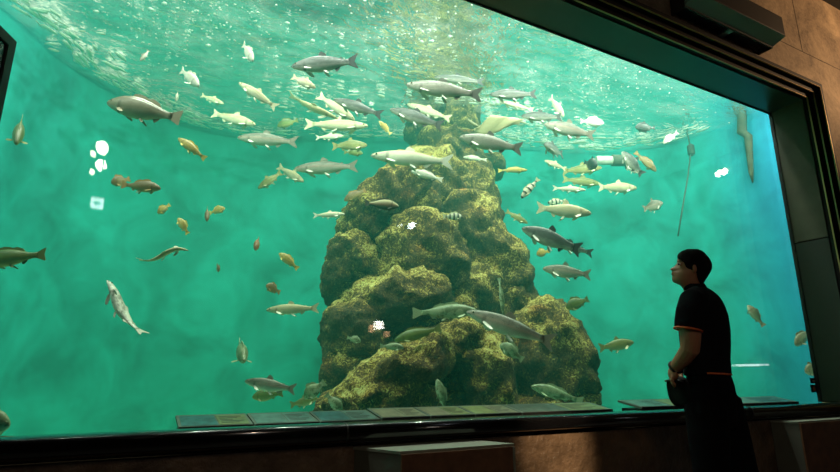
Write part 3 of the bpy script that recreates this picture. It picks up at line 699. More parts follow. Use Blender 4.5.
# ray-shaped body modelled in place of a distorted fish reflection
def ray_shape():
    y = 1.15; c = aty(494, 127, y); s = px_scale(494, 127, y)
    root = thing('ray', 'pale cream ray-shaped body with a curling tip above the rock peak', 'ray', c)
    m = fishmat('ray_skin', (.55, .49, .28), (.66, .60, .38), (.76, .70, .50)); bm = bmesh.new()
    vl = bm.verts.layers.float.new('v'); ul = bm.verts.layers.float.new('u')
    nu, nv = 24, 8; up_, lo_ = [], []
    for i in range(nu+1):
        t = i/nu
        cx = -18 + 46*t
        cz = -2 + 9*t**.8 - 2.5*max(0, t-.7)
        half = (1.0 + 1.6*min(1, t*4))*(1-.75*max(0, t-.75)*4*.9) + 5.6*max(0, math.sin(math.pi*min(1, max(0, t/.66))))**.8
        ru, rl = [], []
        for j in range(nv+1):
            q = -1 + 2*j/nv
            th = .9*(1-q*q)+.25
            p = RIGHT*cx*s + UP*(cz - q*half*1.0 + 1.0*math.sin(q*2+t*14) - q*2.2*t)*s + RIGHT*q*(-2.5)*s + FWD*(q*half*.45)*s
            for lst, sg in ((ru, 1), (rl, -1)):
                v = bm.verts.new(p + (UP*.4-FWD*.9)*sg*th*s); v[vl] = sg*.8; v[ul] = .5; lst.append(v)
        up_.append(ru); lo_.append(rl)
    for L_ in (up_, lo_):
        for a, b in zip(L_, L_[1:]):
            for j in range(nv): bm.faces.new((a[j], a[j+1], b[j+1], b[j]))
    for a, b in zip(range(nu), range(1, nu+1)):
        bm.faces.new((up_[a][0], up_[b][0], lo_[b][0], lo_[a][0])); bm.faces.new((up_[a][nv], lo_[a][nv], lo_[b][nv], up_[b][nv]))
    for e in (0, nu):
        for j in range(nv): bm.faces.new((up_[e][j], lo_[e][j], lo_[e][j+1], up_[e][j+1]))
    obj('body', bm, m, root, smooth=True)
    bm = bmesh.new(); tube(bm, [RIGHT*(26+k*1.2)*s + UP*(6.0-k*.35)*s for k in range(7)], [1.0*s*(1-k*.13) for k in range(7)], 8)
    obj('tail', bm, m, root, smooth=True)
    bm = bmesh.new(); tube(bm, [RIGHT*(-27+k*1.9)*s + UP*(9-k*2.1+.12*k*k)*s for k in range(7)], [s*r_ for r_ in (.3, 1.2, 1.6, 1.7, 1.6, 1.4, .8)], 8)
    obj('wing_tip', bm, plain('wing_tip', (.30, .28, .16), .6), root, smooth=True)
ray_shape()
# ---------------------------------------------------------------- hall furniture and fittings
def atz(px, py, z):
    d = ray(px, py); return Vector((0, -DIST, EYE)) + d*((z-EYE)/d.z)
# glossy black rail along the sill
rail = thing('rail', 'long glossy black rail running along the foot of the glass', 'rail', (1.2, -.37, .76))
bm = bmesh.new(); sec = []
for k in range(20):
    a = 2*math.pi*k/20; ca, sa = math.cos(a), math.sin(a)
    sec.append(Vector((0, .065*math.copysign(abs(ca)**.6, ca), .041*math.copysign(abs(sa)**.6, sa))))
prism(bm, [p + Vector((LX-1.2, 0, 0)) for p in sec], (OPX-LX+.9, 0, 0))
r_ = obj('bar', bm, M['black_gloss'], rail, smooth=False)
for f in r_.data.polygons: f.use_smooth = len(f.vertices) == 4
for px, py in ((347, 430), (752, 410)):
    bm = bmesh.new(); x = aty(px, py, -.43).x - 1.2
    prism(bm, [Vector((x, p.y*1.04, p.z*1.05)) for p in sec], (.006, 0, 0)); obj('joint', bm, M['dark_metal'], rail)

# information boards lying sloped along the sill
M['board'] = plain('board', (.16, .20, .16), .45)
M['board_edge'] = plain('board_edge', (.02, .02, .02), .5)
pics = [plain('print_blue', (.05, .17, .18), .4, vary=.5, vscale=22), plain('print_green', (.22, .27, .10), .4, vary=.4, vscale=18), plain('print_teal', (.12, .24, .21), .4, vary=.4, vscale=20),
        plain('print_sand', (.26, .26, .16), .4, vary=.3, vscale=25), plain('print_dark', (.08, .12, .10), .4, vary=.5, vscale=20)]
ink = plain('ink', (.05, .07, .06), .5)
def info_board(x0, x1, label, cols, lift=0.0):
    y0, z0, y1, z1 = -.296, .800+lift, -.105, .836+lift
    t = thing('information_board', label, 'sign', (x0, y0, z0), group='information boards on the sill')
    W = x1-x0-.006; dy, dz = y1-y0, z1-z0; Ls = math.hypot(dy, dz); u = Vector((0, dy, dz))/Ls; n = Vector((0, -dz, dy))/Ls
    def slab(nm, a0, a1, b0, b1, h0, h1, m):
        bm = bmesh.new()
        prism(bm, [Vector((a0*W, 0, 0))+u*b0*Ls+n*h0, Vector((a1*W, 0, 0))+u*b0*Ls+n*h0, Vector((a1*W, 0, 0))+u*b1*Ls+n*h0, Vector((a0*W, 0, 0))+u*b1*Ls+n*h0], n*(h1-h0))
        return obj(nm, bm, m, t)
    slab('board', 0, 1, 0, 1, -.012, 0, M['board'])
    slab('front_lip', 0, 1, -.01, .01, -.016, .003, M['board_edge'])
    slab('picture', .04, .52, .10, .90, .0003, .0015, pics[cols[0]])
    tx = slab('text_panel', .54, .96, .10, .90, .0003, .0015, pics[cols[1]])
    bm = bmesh.new()
    for k in range(5):
        b = .72 - k*.12; e = .90 - .07*(k % 3)
        prism(bm, [Vector((.58*W, 0, 0))+u*b*Ls+n*.0016, Vector((e*W, 0, 0))+u*b*Ls+n*.0016, Vector((e*W, 0, 0))+u*(b+.04)*Ls+n*.0016, Vector((.58*W, 0, 0))+u*(b+.04)*Ls+n*.0016], n*.0006)
    o = obj('text_lines', bm, ink, tx)
    # prop under the raised back edge
    bm = bmesh.new(); prism(bm, [Vector((.02*W, .02, -.012)), Vector((.98*W, .02, -.012)), Vector((.98*W, .17, -.012)), Vector((.02*W, .17, -.012))], (0, 0, -(z0-.012-.7535)))
    obj('prop', bm, M['board_edge'], t)
xs = [aty(p, 418-.02*(p-175), -.22).x for p in (178, 252, 316, 376, 424, 468, 514, 604)]
lab = ['blue and green information board at the left end of the row on the sill', 'teal information board second from the left end of the row',
       'teal information board in front of the mottled fish, left of the black gap', 'sandy information board just right of the black gap in the row',
       'sandy information board in front of the middle of the rock', 'green information board before the rock hollow, third from the row\'s right end',
       'dark green information board next to the last of the long row', 'dark green information board at the right end of the long row by the right boulder']
cl = [(0, 1), (2, 2), (0, 2), (3, 3), (3, 1), (1, 3), (4, 1), (4, 1)]
for i in range(7): info_board(xs[i], xs[i+1], lab[i] if i < 6 else lab[7], cl[i], .006 if i >= 3 else 0)
xa, xb, xc, xd, xe = (aty(p, 403, -.22).x for p in (632, 664, 704, 742, 789))
info_board(xa, xb, 'grey information board left of the standing man, apart from the long row', (2, 2), .012)
info_board(xb, xc, 'green information board close behind the standing man', (1, 1), .012)
info_board(xc+.12, xe, 'information board right of the standing man, lit white along its edge', (2, 0), .010)

# plinths in front of the parapet
def plinth(label, pts, z, h):
    """pts: left-back, left-front, right-front, right-back"""
    c = Vector((sum(p[0] for p in pts)/4, sum(p[1] for p in pts)/4, 0))
    t = thing('display_plinth', label, 'plinth', c, group='plinths under the tank window')
    P = [Vector((p[0], p[1], 0)) - c for p in pts]
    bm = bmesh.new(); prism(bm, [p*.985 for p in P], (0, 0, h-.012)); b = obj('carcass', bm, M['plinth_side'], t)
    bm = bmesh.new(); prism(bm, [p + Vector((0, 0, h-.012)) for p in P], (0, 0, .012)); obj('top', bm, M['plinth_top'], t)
    e = (P[2]-P[1]); nrm = Vector((e.y, -e.x, 0)).normalized()
    q = [P[1]*.985, P[2]*.985]
    bm = bmesh.new(); prism(bm, [q[0]+nrm*.001, q[1]+nrm*.001, q[1]+nrm*.012, q[0]+nrm*.012], (0, 0, h-.012)); obj('front_panel', bm, M['plinth'], t)
    bm = bmesh.new(); prism(bm, [q[1]+nrm*.012-e.normalized()*.012, q[1]+nrm*.012, q[1]+nrm*.015, q[1]+nrm*.015-e.normalized()*.012], (0, 0, h-.012)); obj('edge_strip', bm, M['plinth_top'], t)
zt = .697
plinth('brown plinth with grey top standing alone below the rock', [(atz(351, 446, zt).x, -.376), atz(400, 451.5, zt)[:2], atz(514, 443.5, zt)[:2], (atz(466, 438.9, zt).x, -.376)], zt, zt)
a = atz(798, 421.7, zt); 
plinth('brown plinth with grey top just right of the standing man', [(a.x-.06, -.375), (a.x, a.y), (a.x+1.0, a.y), (a.x+.94, -.375)], zt, zt)

# air conditioning unit on the wall above the window
ux0, ux1, uz = 3.55, 4.72, 3.78
ac = thing('air_conditioner', 'long dark wall unit with a louvred underside above the tank window', 'air conditioner', (ux0, WALL_Y, uz))
def loc(bm, o):
    for v in bm.verts: v.co -= o.location
    return bm
H_ = plain('unit_case', (.032, .026, .022), .6); HP = plain('unit_plate', (.20, .25, .23), .4); HG = plain('unit_grille', (.012, .012, .012), .5)
bm = bmesh.new(); box(bm, ux0, ux1, -.66, WALL_Y-.001, uz+.05, uz+.24, .008); obj('case', loc(bm, ac), H_, ac)
bm = bmesh.new(); prism(bm, [Vector((ux0, -.66, uz+.05)), Vector((ux0, -.54, uz+.012)), Vector((ux0, -.54, uz+.05))], (ux1-ux0, 0, 0)); obj('bottom_plate', loc(bm, ac), HP, ac)
bm = bmesh.new(); box(bm, ux0, ux1, -.545, -.53, uz, uz+.05); box(bm, ux0, ux0+.02, -.53, WALL_Y-.001, uz, uz+.05); box(bm, ux1-.02, ux1, -.53, WALL_Y-.001, uz, uz+.05); obj('lip', loc(bm, ac), H_, ac)
g = None
bm = bmesh.new(); box(bm, ux0+.02, ux1-.02, -.53, WALL_Y-.003, uz+.03, uz+.05); g = obj('grille', loc(bm, ac), HG, ac)
bm = bmesh.new()
for k in range(7): box(bm, ux0+.02, ux1-.02, -.525+k*.014, -.520+k*.014, uz+.008, uz+.03)
obj('louvres', loc(bm, ac), HG, g)
bm = bmesh.new(); box(bm, 4.13, 4.19, -.53, WALL_Y-.003, uz+.001, uz+.03); obj('divider', loc(bm, ac), HP, ac)

# hanging screen at the left edge
far = aty(17, 42, -1.0)
mon = thing('hanging_screen', 'black framed screen hanging at the far left edge near the ceiling', 'screen', far)
ph = R(21.3); dv = Vector((-math.sin(ph), -math.cos(ph), 0)); nv_ = Vector((math.cos(ph), -math.sin(ph), 0))
def pan(nm, a0, a1, z0, z1, n0, n1, m):
    bm = bmesh.new(); prism(bm, [dv*a0+nv_*n0+UP*z0, dv*a1+nv_*n0+UP*z0, dv*a1+nv_*n0+UP*z1, dv*a0+nv_*n0+UP*z1], nv_*(n1-n0)); return obj(nm, bm, m, mon)
pan('back_case', 0, .95, -.56, 0, -.06, -.012, M['black'])
fr = pan('frame', 0, .95, -.56, -.53, -.012, 0, M['black'])
for a in ((0, .95, -.03, 0), (0, .03, -.53, -.03), (.92, .95, -.53, -.03)): pan('frame', *a, -.012, 0, M['black'])
pan('screen', .03, .92, -.53, -.03, -.012, -.006, plain('dark_screen', (.03, .035, .028), .2))
bm = bmesh.new(); tube(bm, [dv*.47+nv_*-.04+UP*-.1, dv*.47+nv_*-.04+UP*(CEIL-far.z)], .018); obj('hanging_pole', bm, M['black'], mon)

# two small black signs on the glass by the right edge
orange = plain('sign_orange', (.55, .16, .06), .5); grey_s = plain('sign_grey', (.30, .28, .26), .5)
for i, (x0, y0, x1, y1, label) in enumerate(((810.8, 378, 818, 383.4, 'upper of two small black pictogram signs low on the glass at the right edge'), (811.6, 384.6, 820, 392.4, 'lower of two small black pictogram signs low on the glass at the right edge'))):
    a = aty(x0, y1, -.003); b = aty(x1, y0, -.003)
    t = thing('pictogram_sign', label, 'sign', (a.x, -.0006, a.z), group='small signs on the glass')
    w_, h_ = b.x-a.x, b.z-a.z
    bm = bmesh.new(); box(bm, 0, w_, -.003, 0, 0, h_); obj('plate', bm, M['black'], t)
    bm = bmesh.new()
    if i == 0:
        box(bm, .22*w_, .62*w_, -.004, -.0031, .25*h_, .6*h_); box(bm, .55*w_, .8*w_, -.004, -.0031, .45*h_, .72*h_)
    else:
        box(bm, .2*w_, .42*w_, -.004, -.0031, .2*h_, .78*h_); box(bm, .58*w_, .78*w_, -.004, -.0031, .35*h_, .8*h_); box(bm, .6*w_, .76*w_, -.004, -.0031, .14*h_, .26*h_)
    obj('pictogram', bm, orange if i else grey_s, t)

# ---------------------------------------------------------------- things on the tank walls
hose_m = plain('hose_dark', (.05, .07, .07), .6)
pts = [aty(672, 100, 1.7), aty(681, 116, 1.72), aty(687, 132, 1.7), aty(691, 150, 1.7), aty(688, 176, 1.7), aty(683, 205, 1.7), aty(678, 236, 1.7)]
pts = [Vector(p) for p in smooth_curve([tuple(p) for p in pts], 5)] if False else pts
hose = thing('hose', 'thin dark hose hanging in the water with a weight halfway down', 'hose', pts[3])
bm = bmesh.new(); tube(bm, [p-hose.location for p in pts], .010, 8); obj('line', bm, hose_m, hose, smooth=True)
bm = bmesh.new(); c = Vector((0, 0, 0)); tube(bm, [c+UP*.09, c+UP*.06, c-UP*.06, c-UP*.09], [.02, .05, .05, .02], 10); obj('weight', bm, hose_m, hose)
c0 = aty(600, 160.5, 1.9); s = px_scale(600, 160.5, 1.9)
pipe = thing('inlet_pipe', 'white pipe with a dark collar at the back, right of the rock peak', 'pipe', c0)
bm = bmesh.new(); tube(bm, [RIGHT*-4*s, RIGHT*12*s], 4.5*s, 18); obj('pipe', bm, M['white'], pipe, smooth=False)
bm = bmesh.new(); tube(bm, [RIGHT*12*s, RIGHT*25*s], 5.8*s, 18); obj('collar', bm, plain('collar', (.10, .11, .09), .6), pipe)
bm = bmesh.new(); tube(bm, [RIGHT*25*s, RIGHT*27*s+FWD*.05, RIGHT*34*s+FWD*.25], 2.0*s, 12); obj('branch', bm, hose_m, pipe, smooth=True)
# weathered rib on the end wall
rib_m = plain('rib', (.07, .06, .03), .8, vary=.6, vscale=8)
x = 6.93
A = atx(742, 104, x); B = atx(751, 172, x)
bm = bmesh.new(); tube(bm, [A+UP*.35, A, A*.6+B*.4+Vector((.0, .05, 0)), (A+B)/2+Vector((-.01, -.03, 0)), B, B-UP*.15], [.05, .055, .06, .05, .03, .008], 14)
tag(obj('wall_rib', bm, rib_m, smooth=True), kind='structure')

# ---------------------------------------------------------------- foam and bubbles under the surface
foam_m = plain('foam', (.88, .90, .84), .7)
def blobs(name, label, items, m):
    bm = bmesh.new()
    for P, a, b, rot in items:
        r = bmesh.ops.create_icosphere(bm, subdivisions=1, radius=1); ca, sa = math.cos(rot), math.sin(rot)
        for v in r['verts']:
            k = 1 + .35*noise.noise(Vector((v.co.x*1.5+P.x*9, v.co.y*1.5+P.y*9, 0)))
            x, y = v.co.x*a*k, v.co.y*b*k
            v.co = Vector((P.x + x*ca - y*sa, P.y + x*sa + y*ca, P.z + v.co.z*min(a, b)*.4))
    return tag(obj(name, bm, m, smooth=True), label, 'foam' if 'foam' in name else 'bubbles', kind='stuff')
rnd = random.Random(11); it = []
for i in range(len(curve)-1):
    a, b = curve[i], curve[i+1]
    if a.y < 1.5: continue
    tdir = (b-a).normalized(); rot = math.atan2(tdir.y, tdir.x); nrm = Vector((tdir.y, -tdir.x))
    dens = 8 if a.x < .6 else 4
    for k in range(dens):
        q = a.lerp(b, rnd.random()) + nrm*(.17 + abs(rnd.gauss(0, .16)))
        l = rnd.uniform(.03, .12)
        if ROCK_BVH.find_nearest(Vector((q.x, q.y, WATER_Z-.03)), .16)[0] is None: it.append((Vector((q.x, q.y, WATER_Z - .03)), l, l*rnd.uniform(.12, .3), rot + rnd.gauss(0, .15)))
for px, py, n, sx_, sy_ in ((480, 112, 40, 26, 8), (535, 128, 46, 34, 9), (330, 112, 26, 45, 10), (600, 142, 26, 26, 6), (60, 40, 20, 30, 16), (290, 95, 22, 30, 8)):
    for k in range(n):
        P = atz(px+rnd.gauss(0, sx_), min(py+rnd.gauss(0, sy_), 138), WATER_Z-.03)
        if 0 < P.y < 5 and inside(P.x, P.y+.15) and ROCK_BVH.find_nearest(P, .1)[0] is None: l = rnd.uniform(.02, .08); it.append((P, l, l*rnd.uniform(.2, .5), rnd.uniform(-.6, .2)))
blobs('foam', 'white foam flecks drifting along the waterline of the tank', it, foam_m)
it = []
for px, py, n, sx_, sy_ in ((200, 18, 130, 55, 20), (290, 40, 50, 60, 22), (400, 35, 110, 45, 28), (470, 60, 60, 40, 25), (600, 92, 60, 40, 12), (540, 95, 40, 40, 16), (640, 90, 25, 30, 12)):
    for k in range(n):
        P = atz(px+rnd.gauss(0, sx_), py+rnd.gauss(0, sy_), WATER_Z-.075)
        if P.z > 4 and .08 < P.y < 5 and inside(P.x, P.y) and ROCK_BVH.find_nearest(P, .05)[0] is None:
            l = rnd.uniform(.004, .012)*(P.y+DIST)/4*(2.0 if rnd.random() < .08 else 1); it.append((P, l*1.4, l, rnd.uniform(0, 3)))
blobs('bubbles', 'tiny white bubbles sparkling under the water surface', it, emit('x', (1, 1, 1), 1) if False else plain('bubble', (.95, .97, .95), .3))

# ---------------------------------------------------------------- lamps of the hall
def mirror(px, py, y=None, z=None):
    """where a lamp hangs whose image in the pane is seen at that point"""
    d = ray(px, py); k = (z-EYE)/d.z if z else (y + DIST)/d.y
    return Vector((d.x*k, -(d.y*k - DIST), EYE + d.z*k))
def ceiling_lamp(label, P, r, s, col=(1, .86, .66)):
    t = thing('ceiling_spotlight', label, 'lamp', (P.x, P.y, P.z), group='ceiling spotlights of the hall')
    aim = (Vector((P.x*.5+1, -.4, 1.6))-P).normalized(); q = aim.to_track_quat('-Z', 'Y').to_matrix().to_4x4()
    bm = bmesh.new(); tube(bm, [Vector((0, 0, .02)), Vector((0, 0, .17)), Vector((0, 0, .20))], [r*1.25, r*1.25, r*.7], 16); bm.transform(q); obj('can', bm, M['black'], t)
    bm = bmesh.new(); bmesh.ops.create_uvsphere(bm, u_segments=14, v_segments=8, radius=r)
    for v in bm.verts: v.co.z *= .5
    bm.transform(q); obj('bulb', bm, emit('bulb_glow', col, s), t, smooth=True)
    bm = bmesh.new(); tube(bm, [Vector((0, 0, .1)), Vector((0, 0, CEIL-P.z))], .012, 8); obj('stem', bm, M['black'], t)
for n_, (px, py, r, s) in enumerate(((102, 146, .075, 60), (93, 152.5, .035, 40), (101, 164, .07, 60), (92, 171, .038, 40))):
    ceiling_lamp(('upper large', 'upper small', 'lower large', 'lower small')[n_] + ' one of four warm spotlights glinting together in the left of the glass', mirror(px, py, z=3.95), r, s)
ceiling_lamp('cool white spotlight whose glint shows on the upper rock', mirror(413, 225, z=3.7), .06, 40, (.85, .9, 1))
ceiling_lamp('small cool spotlight beside the one glinting on the upper rock', mirror(401, 225, z=3.7), .03, 20, (.85, .9, 1))
for px, py, w_, h_, col, s, label in ((380, 325, .085, .08, (1, .93, .85), 25, 'white lit wall lamp reflected low on the rock'), (372.5, 328.5, .045, .07, (1, .5, .25), 8, 'orange lit wall lamp left of the white reflected one'), (388, 334, .045, .06, (1, .5, .25), 6, 'orange lit wall lamp right of the white reflected one')):
    P = mirror(px, py, y=6.94)
    t = thing('wall_lamp', label, 'lamp', P, group='lit lamps on the rear wall')
    bm = bmesh.new(); box(bm, -w_*1.15, w_*1.15, -.055, -.012, -h_*1.15, h_*1.15); obj('housing', bm, M['black'], t)
    bm = bmesh.new(); box(bm, -w_, w_, -.011, .01, -h_, h_); obj('diffuser', bm, emit('lamp_glow', col, s), t)
# lit way-out sign with an arrow, hung behind the camera
P = mirror(97, 202, y=5.3)
t = thing('arrow_sign', 'small lit white arrow sign reflected in the left of the glass', 'sign', P)
bm = bmesh.new(); box(bm, -.075, .075, -.03, 0, -.07, .07); obj('light_box', bm, emit('sign_glow', (.85, .92, 1), 15), t)
bm = bmesh.new(); gy = .003
ar = [(-.045, 0), (-.005, .04), (-.005, .014), (.045, .014), (.045, -.014), (-.005, -.014), (-.005, -.04)]
prism(bm, [Vector((x, .001, z)) for x, z in ar], (0, gy, 0)); obj('arrow', bm, plain('sign_green', (.02, .22, .10), .5), t)
bm = bmesh.new(); tube(bm, [Vector((0, -.015, .07)), Vector((0, -.015, CEIL-P.z))], .008, 8); obj('hanger', bm, M['black'], t)

# concrete-wall flood lamp: its image is the small bright streak at the upper right of the glass
P = mirror(724, 172, y=2.3)
t = thing('wall_floodlight', 'warm floodlight washing the concrete wall at upper right', 'lamp', P)
bm = bmesh.new(); tube(bm, [Vector((.02, -.02, -.02)), Vector((.1, -.1, .03))], [.07, .05], 16); obj('can', bm, M['black'], t)
bm = bmesh.new(); bmesh.ops.create_uvsphere(bm, u_segments=14, v_segments=8, radius=.05); obj('bulb', bm, emit('flood_glow', (1, .9, .8), 60), t, smooth=True)
bm = bmesh.new(); tube(bm, [Vector((.06, -.06, 0)), Vector((.06, -.06, CEIL-P.z))], .012, 8); obj('stem', bm, M['black'], t)
print('FLOOD', P)
spot('wall_flood', P + Vector((-.06, .06, 0)), (6.3, -.42, 4.3), 420, 62, 1, (1, .62, .32), .03)
pt = aty(556, 446, -.37)
spot('parapet_lamp', (.9, -3.9, 2.9), tuple(pt), 1000, 8.0, 1, (1, .72, .44), .03)
L1 = mirror(102, 146, z=3.95)
spot('hall_fill', L1 + Vector((.03, .1, -.1)), (2.2, -.5, .5), 36, 60, 1, (1, .66, .42), .03)

# lit strip on the side wall, mirrored in the glass right of the man
a = atx(736, 366.5, 9.16); b = atx(771, 363.5, 9.16)
t = thing('wall_strip_lamp', 'slim white strip light on the side wall, mirrored right of the standing man', 'lamp', (9.199, -(a.y+b.y)/2, (a.z+b.z)/2))
hl = abs(a.y-b.y)/2
bm = bmesh.new(); box(bm, -.03, 0, -hl, hl, -.03, .03); obj('housing', bm, M['black'], t)
bm = bmesh.new(); box(bm, -.045, -.031, -hl+.01, hl-.01, -.018, .018); obj('tube', bm, emit('strip_glow', (.85, .95, 1), 7), t)
# ---------------------------------------------------------------- the standing man
cam0 = Vector((0, -DIST, EYE))
D0 = (aty(700, 376, -.86)-cam0).dot(FWD)
def pp(px, py, v=0):
    r_ = ray(px, py); return cam0 + r_*((D0+v)/r_.dot(FWD))
PS = D0/ray(700, 376).dot(FWD)
man = thing('person', 'man in dark short sleeved shirt and trousers with orange-lit hems, looking up at the tank', 'person', (pp(712, 376).x, pp(712, 376).y, 0))
def loft(bm, rows, seg=32, egg=.0, power=2.0, nose=None, grow=0, clampf=None):
    """rows: (py, px front, px back, half depth m[, base front]); front is image left"""
    rings = []
    for row in rows:
        py, xf, xb, hd = row[:4]; base = row[4] if len(row) > 4 else xf
        c = (base+xb)/2; a = (xb-base)/2 + grow/PS; ring = []
        for k in range(seg):
            th = 2*math.pi*k/seg; co, si = math.cos(th), math.sin(th)
            ex = math.copysign(abs(co)**(2/power), co); ey = math.copysign(abs(si)**(2/power), si)
            x = c - a*ex
            tw = th if th <= math.pi else th-2*math.pi
            x -= (base-xf)*math.exp(-(tw/.36)**2)
            if clampf is not None: x = max(x, clampf(py))
            ring.append(bm.verts.new(pp(x, py, (hd+grow)*ey*(1-egg*co)) - man.location))
        rings.append(ring)
    for a, b in zip(rings, rings[1:]):
        for k in range(seg): bm.faces.new((a[k], a[(k+1) % seg], b[(k+1) % seg], b[k]))
    bm.faces.new(rings[0][::-1]); bm.faces.new(rings[-1])
    return bm
def limb(bm, pts, rads, seg=14):
    return tube(bm, [pp(*p) - man.location for p in pts], rads, seg)
def ball(bm, p, rx, ry, rz):
    r_ = bmesh.ops.create_icosphere(bm, subdivisions=3, radius=1); c = pp(*p) - man.location
    for v in r_['verts']: v.co = c + RIGHT*v.co.x*rx + FWD*v.co.y*ry + UP*v.co.z*rz
def remeshed(name, bm, m, vox, parent=man, smooth_it=2):
    bmesh.ops.recalc_face_normals(bm, faces=bm.faces)
    me = bpy.data.meshes.new(name+'_raw'); bm.to_mesh(me); bm.free()
    t = bpy.data.objects.new(name+'_raw', me); C.objects.link(t)
    md = t.modifiers.new('r', 'REMESH'); md.mode = 'VOXEL'; md.voxel_size = vox
    if smooth_it:
        ms = t.modifiers.new('s', 'SMOOTH'); ms.iterations = smooth_it; ms.factor = .5
    dg = bpy.context.evaluated_depsgraph_get(); dg.update()
    me2 = bpy.data.meshes.new_from_object(t.evaluated_get(dg)); me2.name = name
    bpy.data.objects.remove(t); bpy.data.meshes.remove(me)
    me2.materials.clear()
    return link(name, me2, m, parent, smooth=True)
skin = plain('skin', (.48, .22, .12), .5); cloth = plain('shirt_cloth', (.008, .009, .012), .9, spec=.1, bump=.3, bscale=18)
trou = plain('trouser_cloth', (.006, .006, .008), .9, spec=.1, bump=.3, bscale=15); hairm = plain('hair', (.005, .0045, .004), .8, spec=.15, bump=.6, bscale=120)
hem_light = plain('orange_hem_light', (.85, .16, .04), .6); bagm = plain('bag_cloth', (.007, .008, .008), .8, spec=.15)
HEAD = [(249.6, 687, 698, .030), (250.6, 683.5, 701, .047), (252.2, 681, 703.2, .058), (254.2, 679, 705, .066), (256.5, 678, 707, .072), (259, 677.4, 709, .076), (261, 677, 710, .078), (262.6, 676.8, 710.6, .079, 676.8),
        (264, 676.4, 711, .079, 677.2), (265.5, 675, 711.2, .079, 677), (267, 673.2, 711.2, .079, 676.6), (268.5, 670.6, 711, .078, 676.2), (269.8, 669.9, 710.6, .077, 675.8), (271, 672.8, 710, .076, 675.2),
        (272.4, 671.3, 709.4, .074, 674.2), (273.6, 671.9, 708.6, .073, 674), (274.8, 671.6, 707.8, .071, 673.8), (276.2, 672.2, 707, .069, 673.8), (278, 671.9, 705.8, .066, 673.6), (280, 672, 704.6, .062, 673.8), (282, 673, 703.4, .057, 674.8), (283.6, 676, 702.8, .054, 677),
        (285.2, 680, 703.2, .054), (288, 682.6, 704.6, .056), (292, 684, 706.5, .062), (296, 686, 710, .075)]
body = bmesh.new()
loft(body, HEAD, 40, egg=.10)
TORSO = [(287, 690, 706, .07), (291, 686.5, 712, .125), (295, 684.5, 717, .165), (300, 682.5, 721, .188), (307, 680.5, 724.5, .195), (316, 679.5, 727.5, .195), (330, 679.5, 729.5, .188), (345, 681, 730, .178), (360, 683, 729.5, .172), (376, 685, 731, .172)]
loft(body, TORSO, 32, power=2.3)
loft(body, [(374, 687, 730, .165), (384, 688, 733, .17), (396, 689.5, 734.5, .172), (410, 690, 734, .165), (420, 692, 731, .14)], 28, power=2.3)
# ears
for s in (-1, 1): ball(body, (694.2, 268.2, s*.078), .014, .011, .026)
# arms: near one is the left
arm_n = [(694, 299, -.175), (691.5, 312, -.20), (690, 326, -.205), (690.5, 340, -.205), (690, 349, -.195), (684.5, 357, -.15), (678, 364.5, -.10), (674.5, 369, -.07)]
limb(body, arm_n, [.062, .058, .054, .049, .046, .041, .034, .029])
arm_f = [(706, 299, .175), (703, 318, .20), (700, 340, .21), (692, 353, .17), (684, 363, .11), (679, 370, .06)]
limb(body, arm_f, [.06, .055, .047, .043, .035, .029])
def hand(wx, wy, wv, side):
    """palm over the bag top, four curled fingers and a thumb"""
    ball(body, (wx-.6, wy+4.2, wv+side*.008), .021, .040, .036)
    for k in range(4):
        v = wv + side*(-.030+k*.020); ln = (.85, 1, .95, .78)[k]
        limb(body, [(wx-.9, wy+7, v), (wx-1.8, wy+7+4.5*ln, v), (wx-.2, wy+7+8.5*ln, v+side*.003), (wx+2.0, wy+7+10.5*ln, v+side*.006)], [.0095, .009, .008, .0065], 10)
    limb(body, [(wx+1.0, wy+3, wv-side*.030), (wx+2.8, wy+6.5, wv-side*.048), (wx+3.4, wy+10, wv-side*.046)], [.011, .010, .0075], 10)
hand(673.6, 369.5, -.06, -1); hand(679, 371, .05, 1)
# legs
floor_row = lambda px, v, z: None
def at_height(px, v, z):
    """point on the man's plane at height z below image column px (column measured at belt row)"""
    b = pp(px, 376, v); return Vector((b.x, b.y, z))
def leg_pts(cols, v0, v1):
    return [at_height(c, v0+(v1-v0)*i/(len(cols)-1), z) - man.location for i, (c, z) in enumerate(cols)]
LEGN = [(702, .86), (701, .70), (699, .52), (697.5, .44), (697, .28), (698, .09)]
LEGF = [(717, .88), (722, .70), (728, .52), (732, .44), (738, .28), (743, .09)]
for cols, v0, v1 in ((LEGN, -.085, -.10), (LEGF, .085, .12)):
    tube(body, leg_pts(cols, v0, v1), [.088, .080, .062, .058, .054, .040], 16)
remeshed('body', body, skin, .004, smooth_it=1)
# hair cap
def hairfront(py):
    tab = [(248, 676), (257, 676.2), (259.5, 678.5), (262, 683.8), (266, 685.2), (268, 686.5), (269.5, 691), (272.5, 696.5), (278, 697.5), (283.5, 700)]
    for (a, b), (c, d) in zip(tab, tab[1:]):
        if a <= py <= c: return b+(d-b)*(py-a)/(c-a)
    return tab[-1][1]
hb = bmesh.new(); loft(hb, [(248.9, 688, 697, .018)] + [r_ for r_ in HEAD if r_[0] < 283.9], 40, egg=.08, grow=.006, clampf=hairfront)
remeshed('hair', hb, hairm, .005)
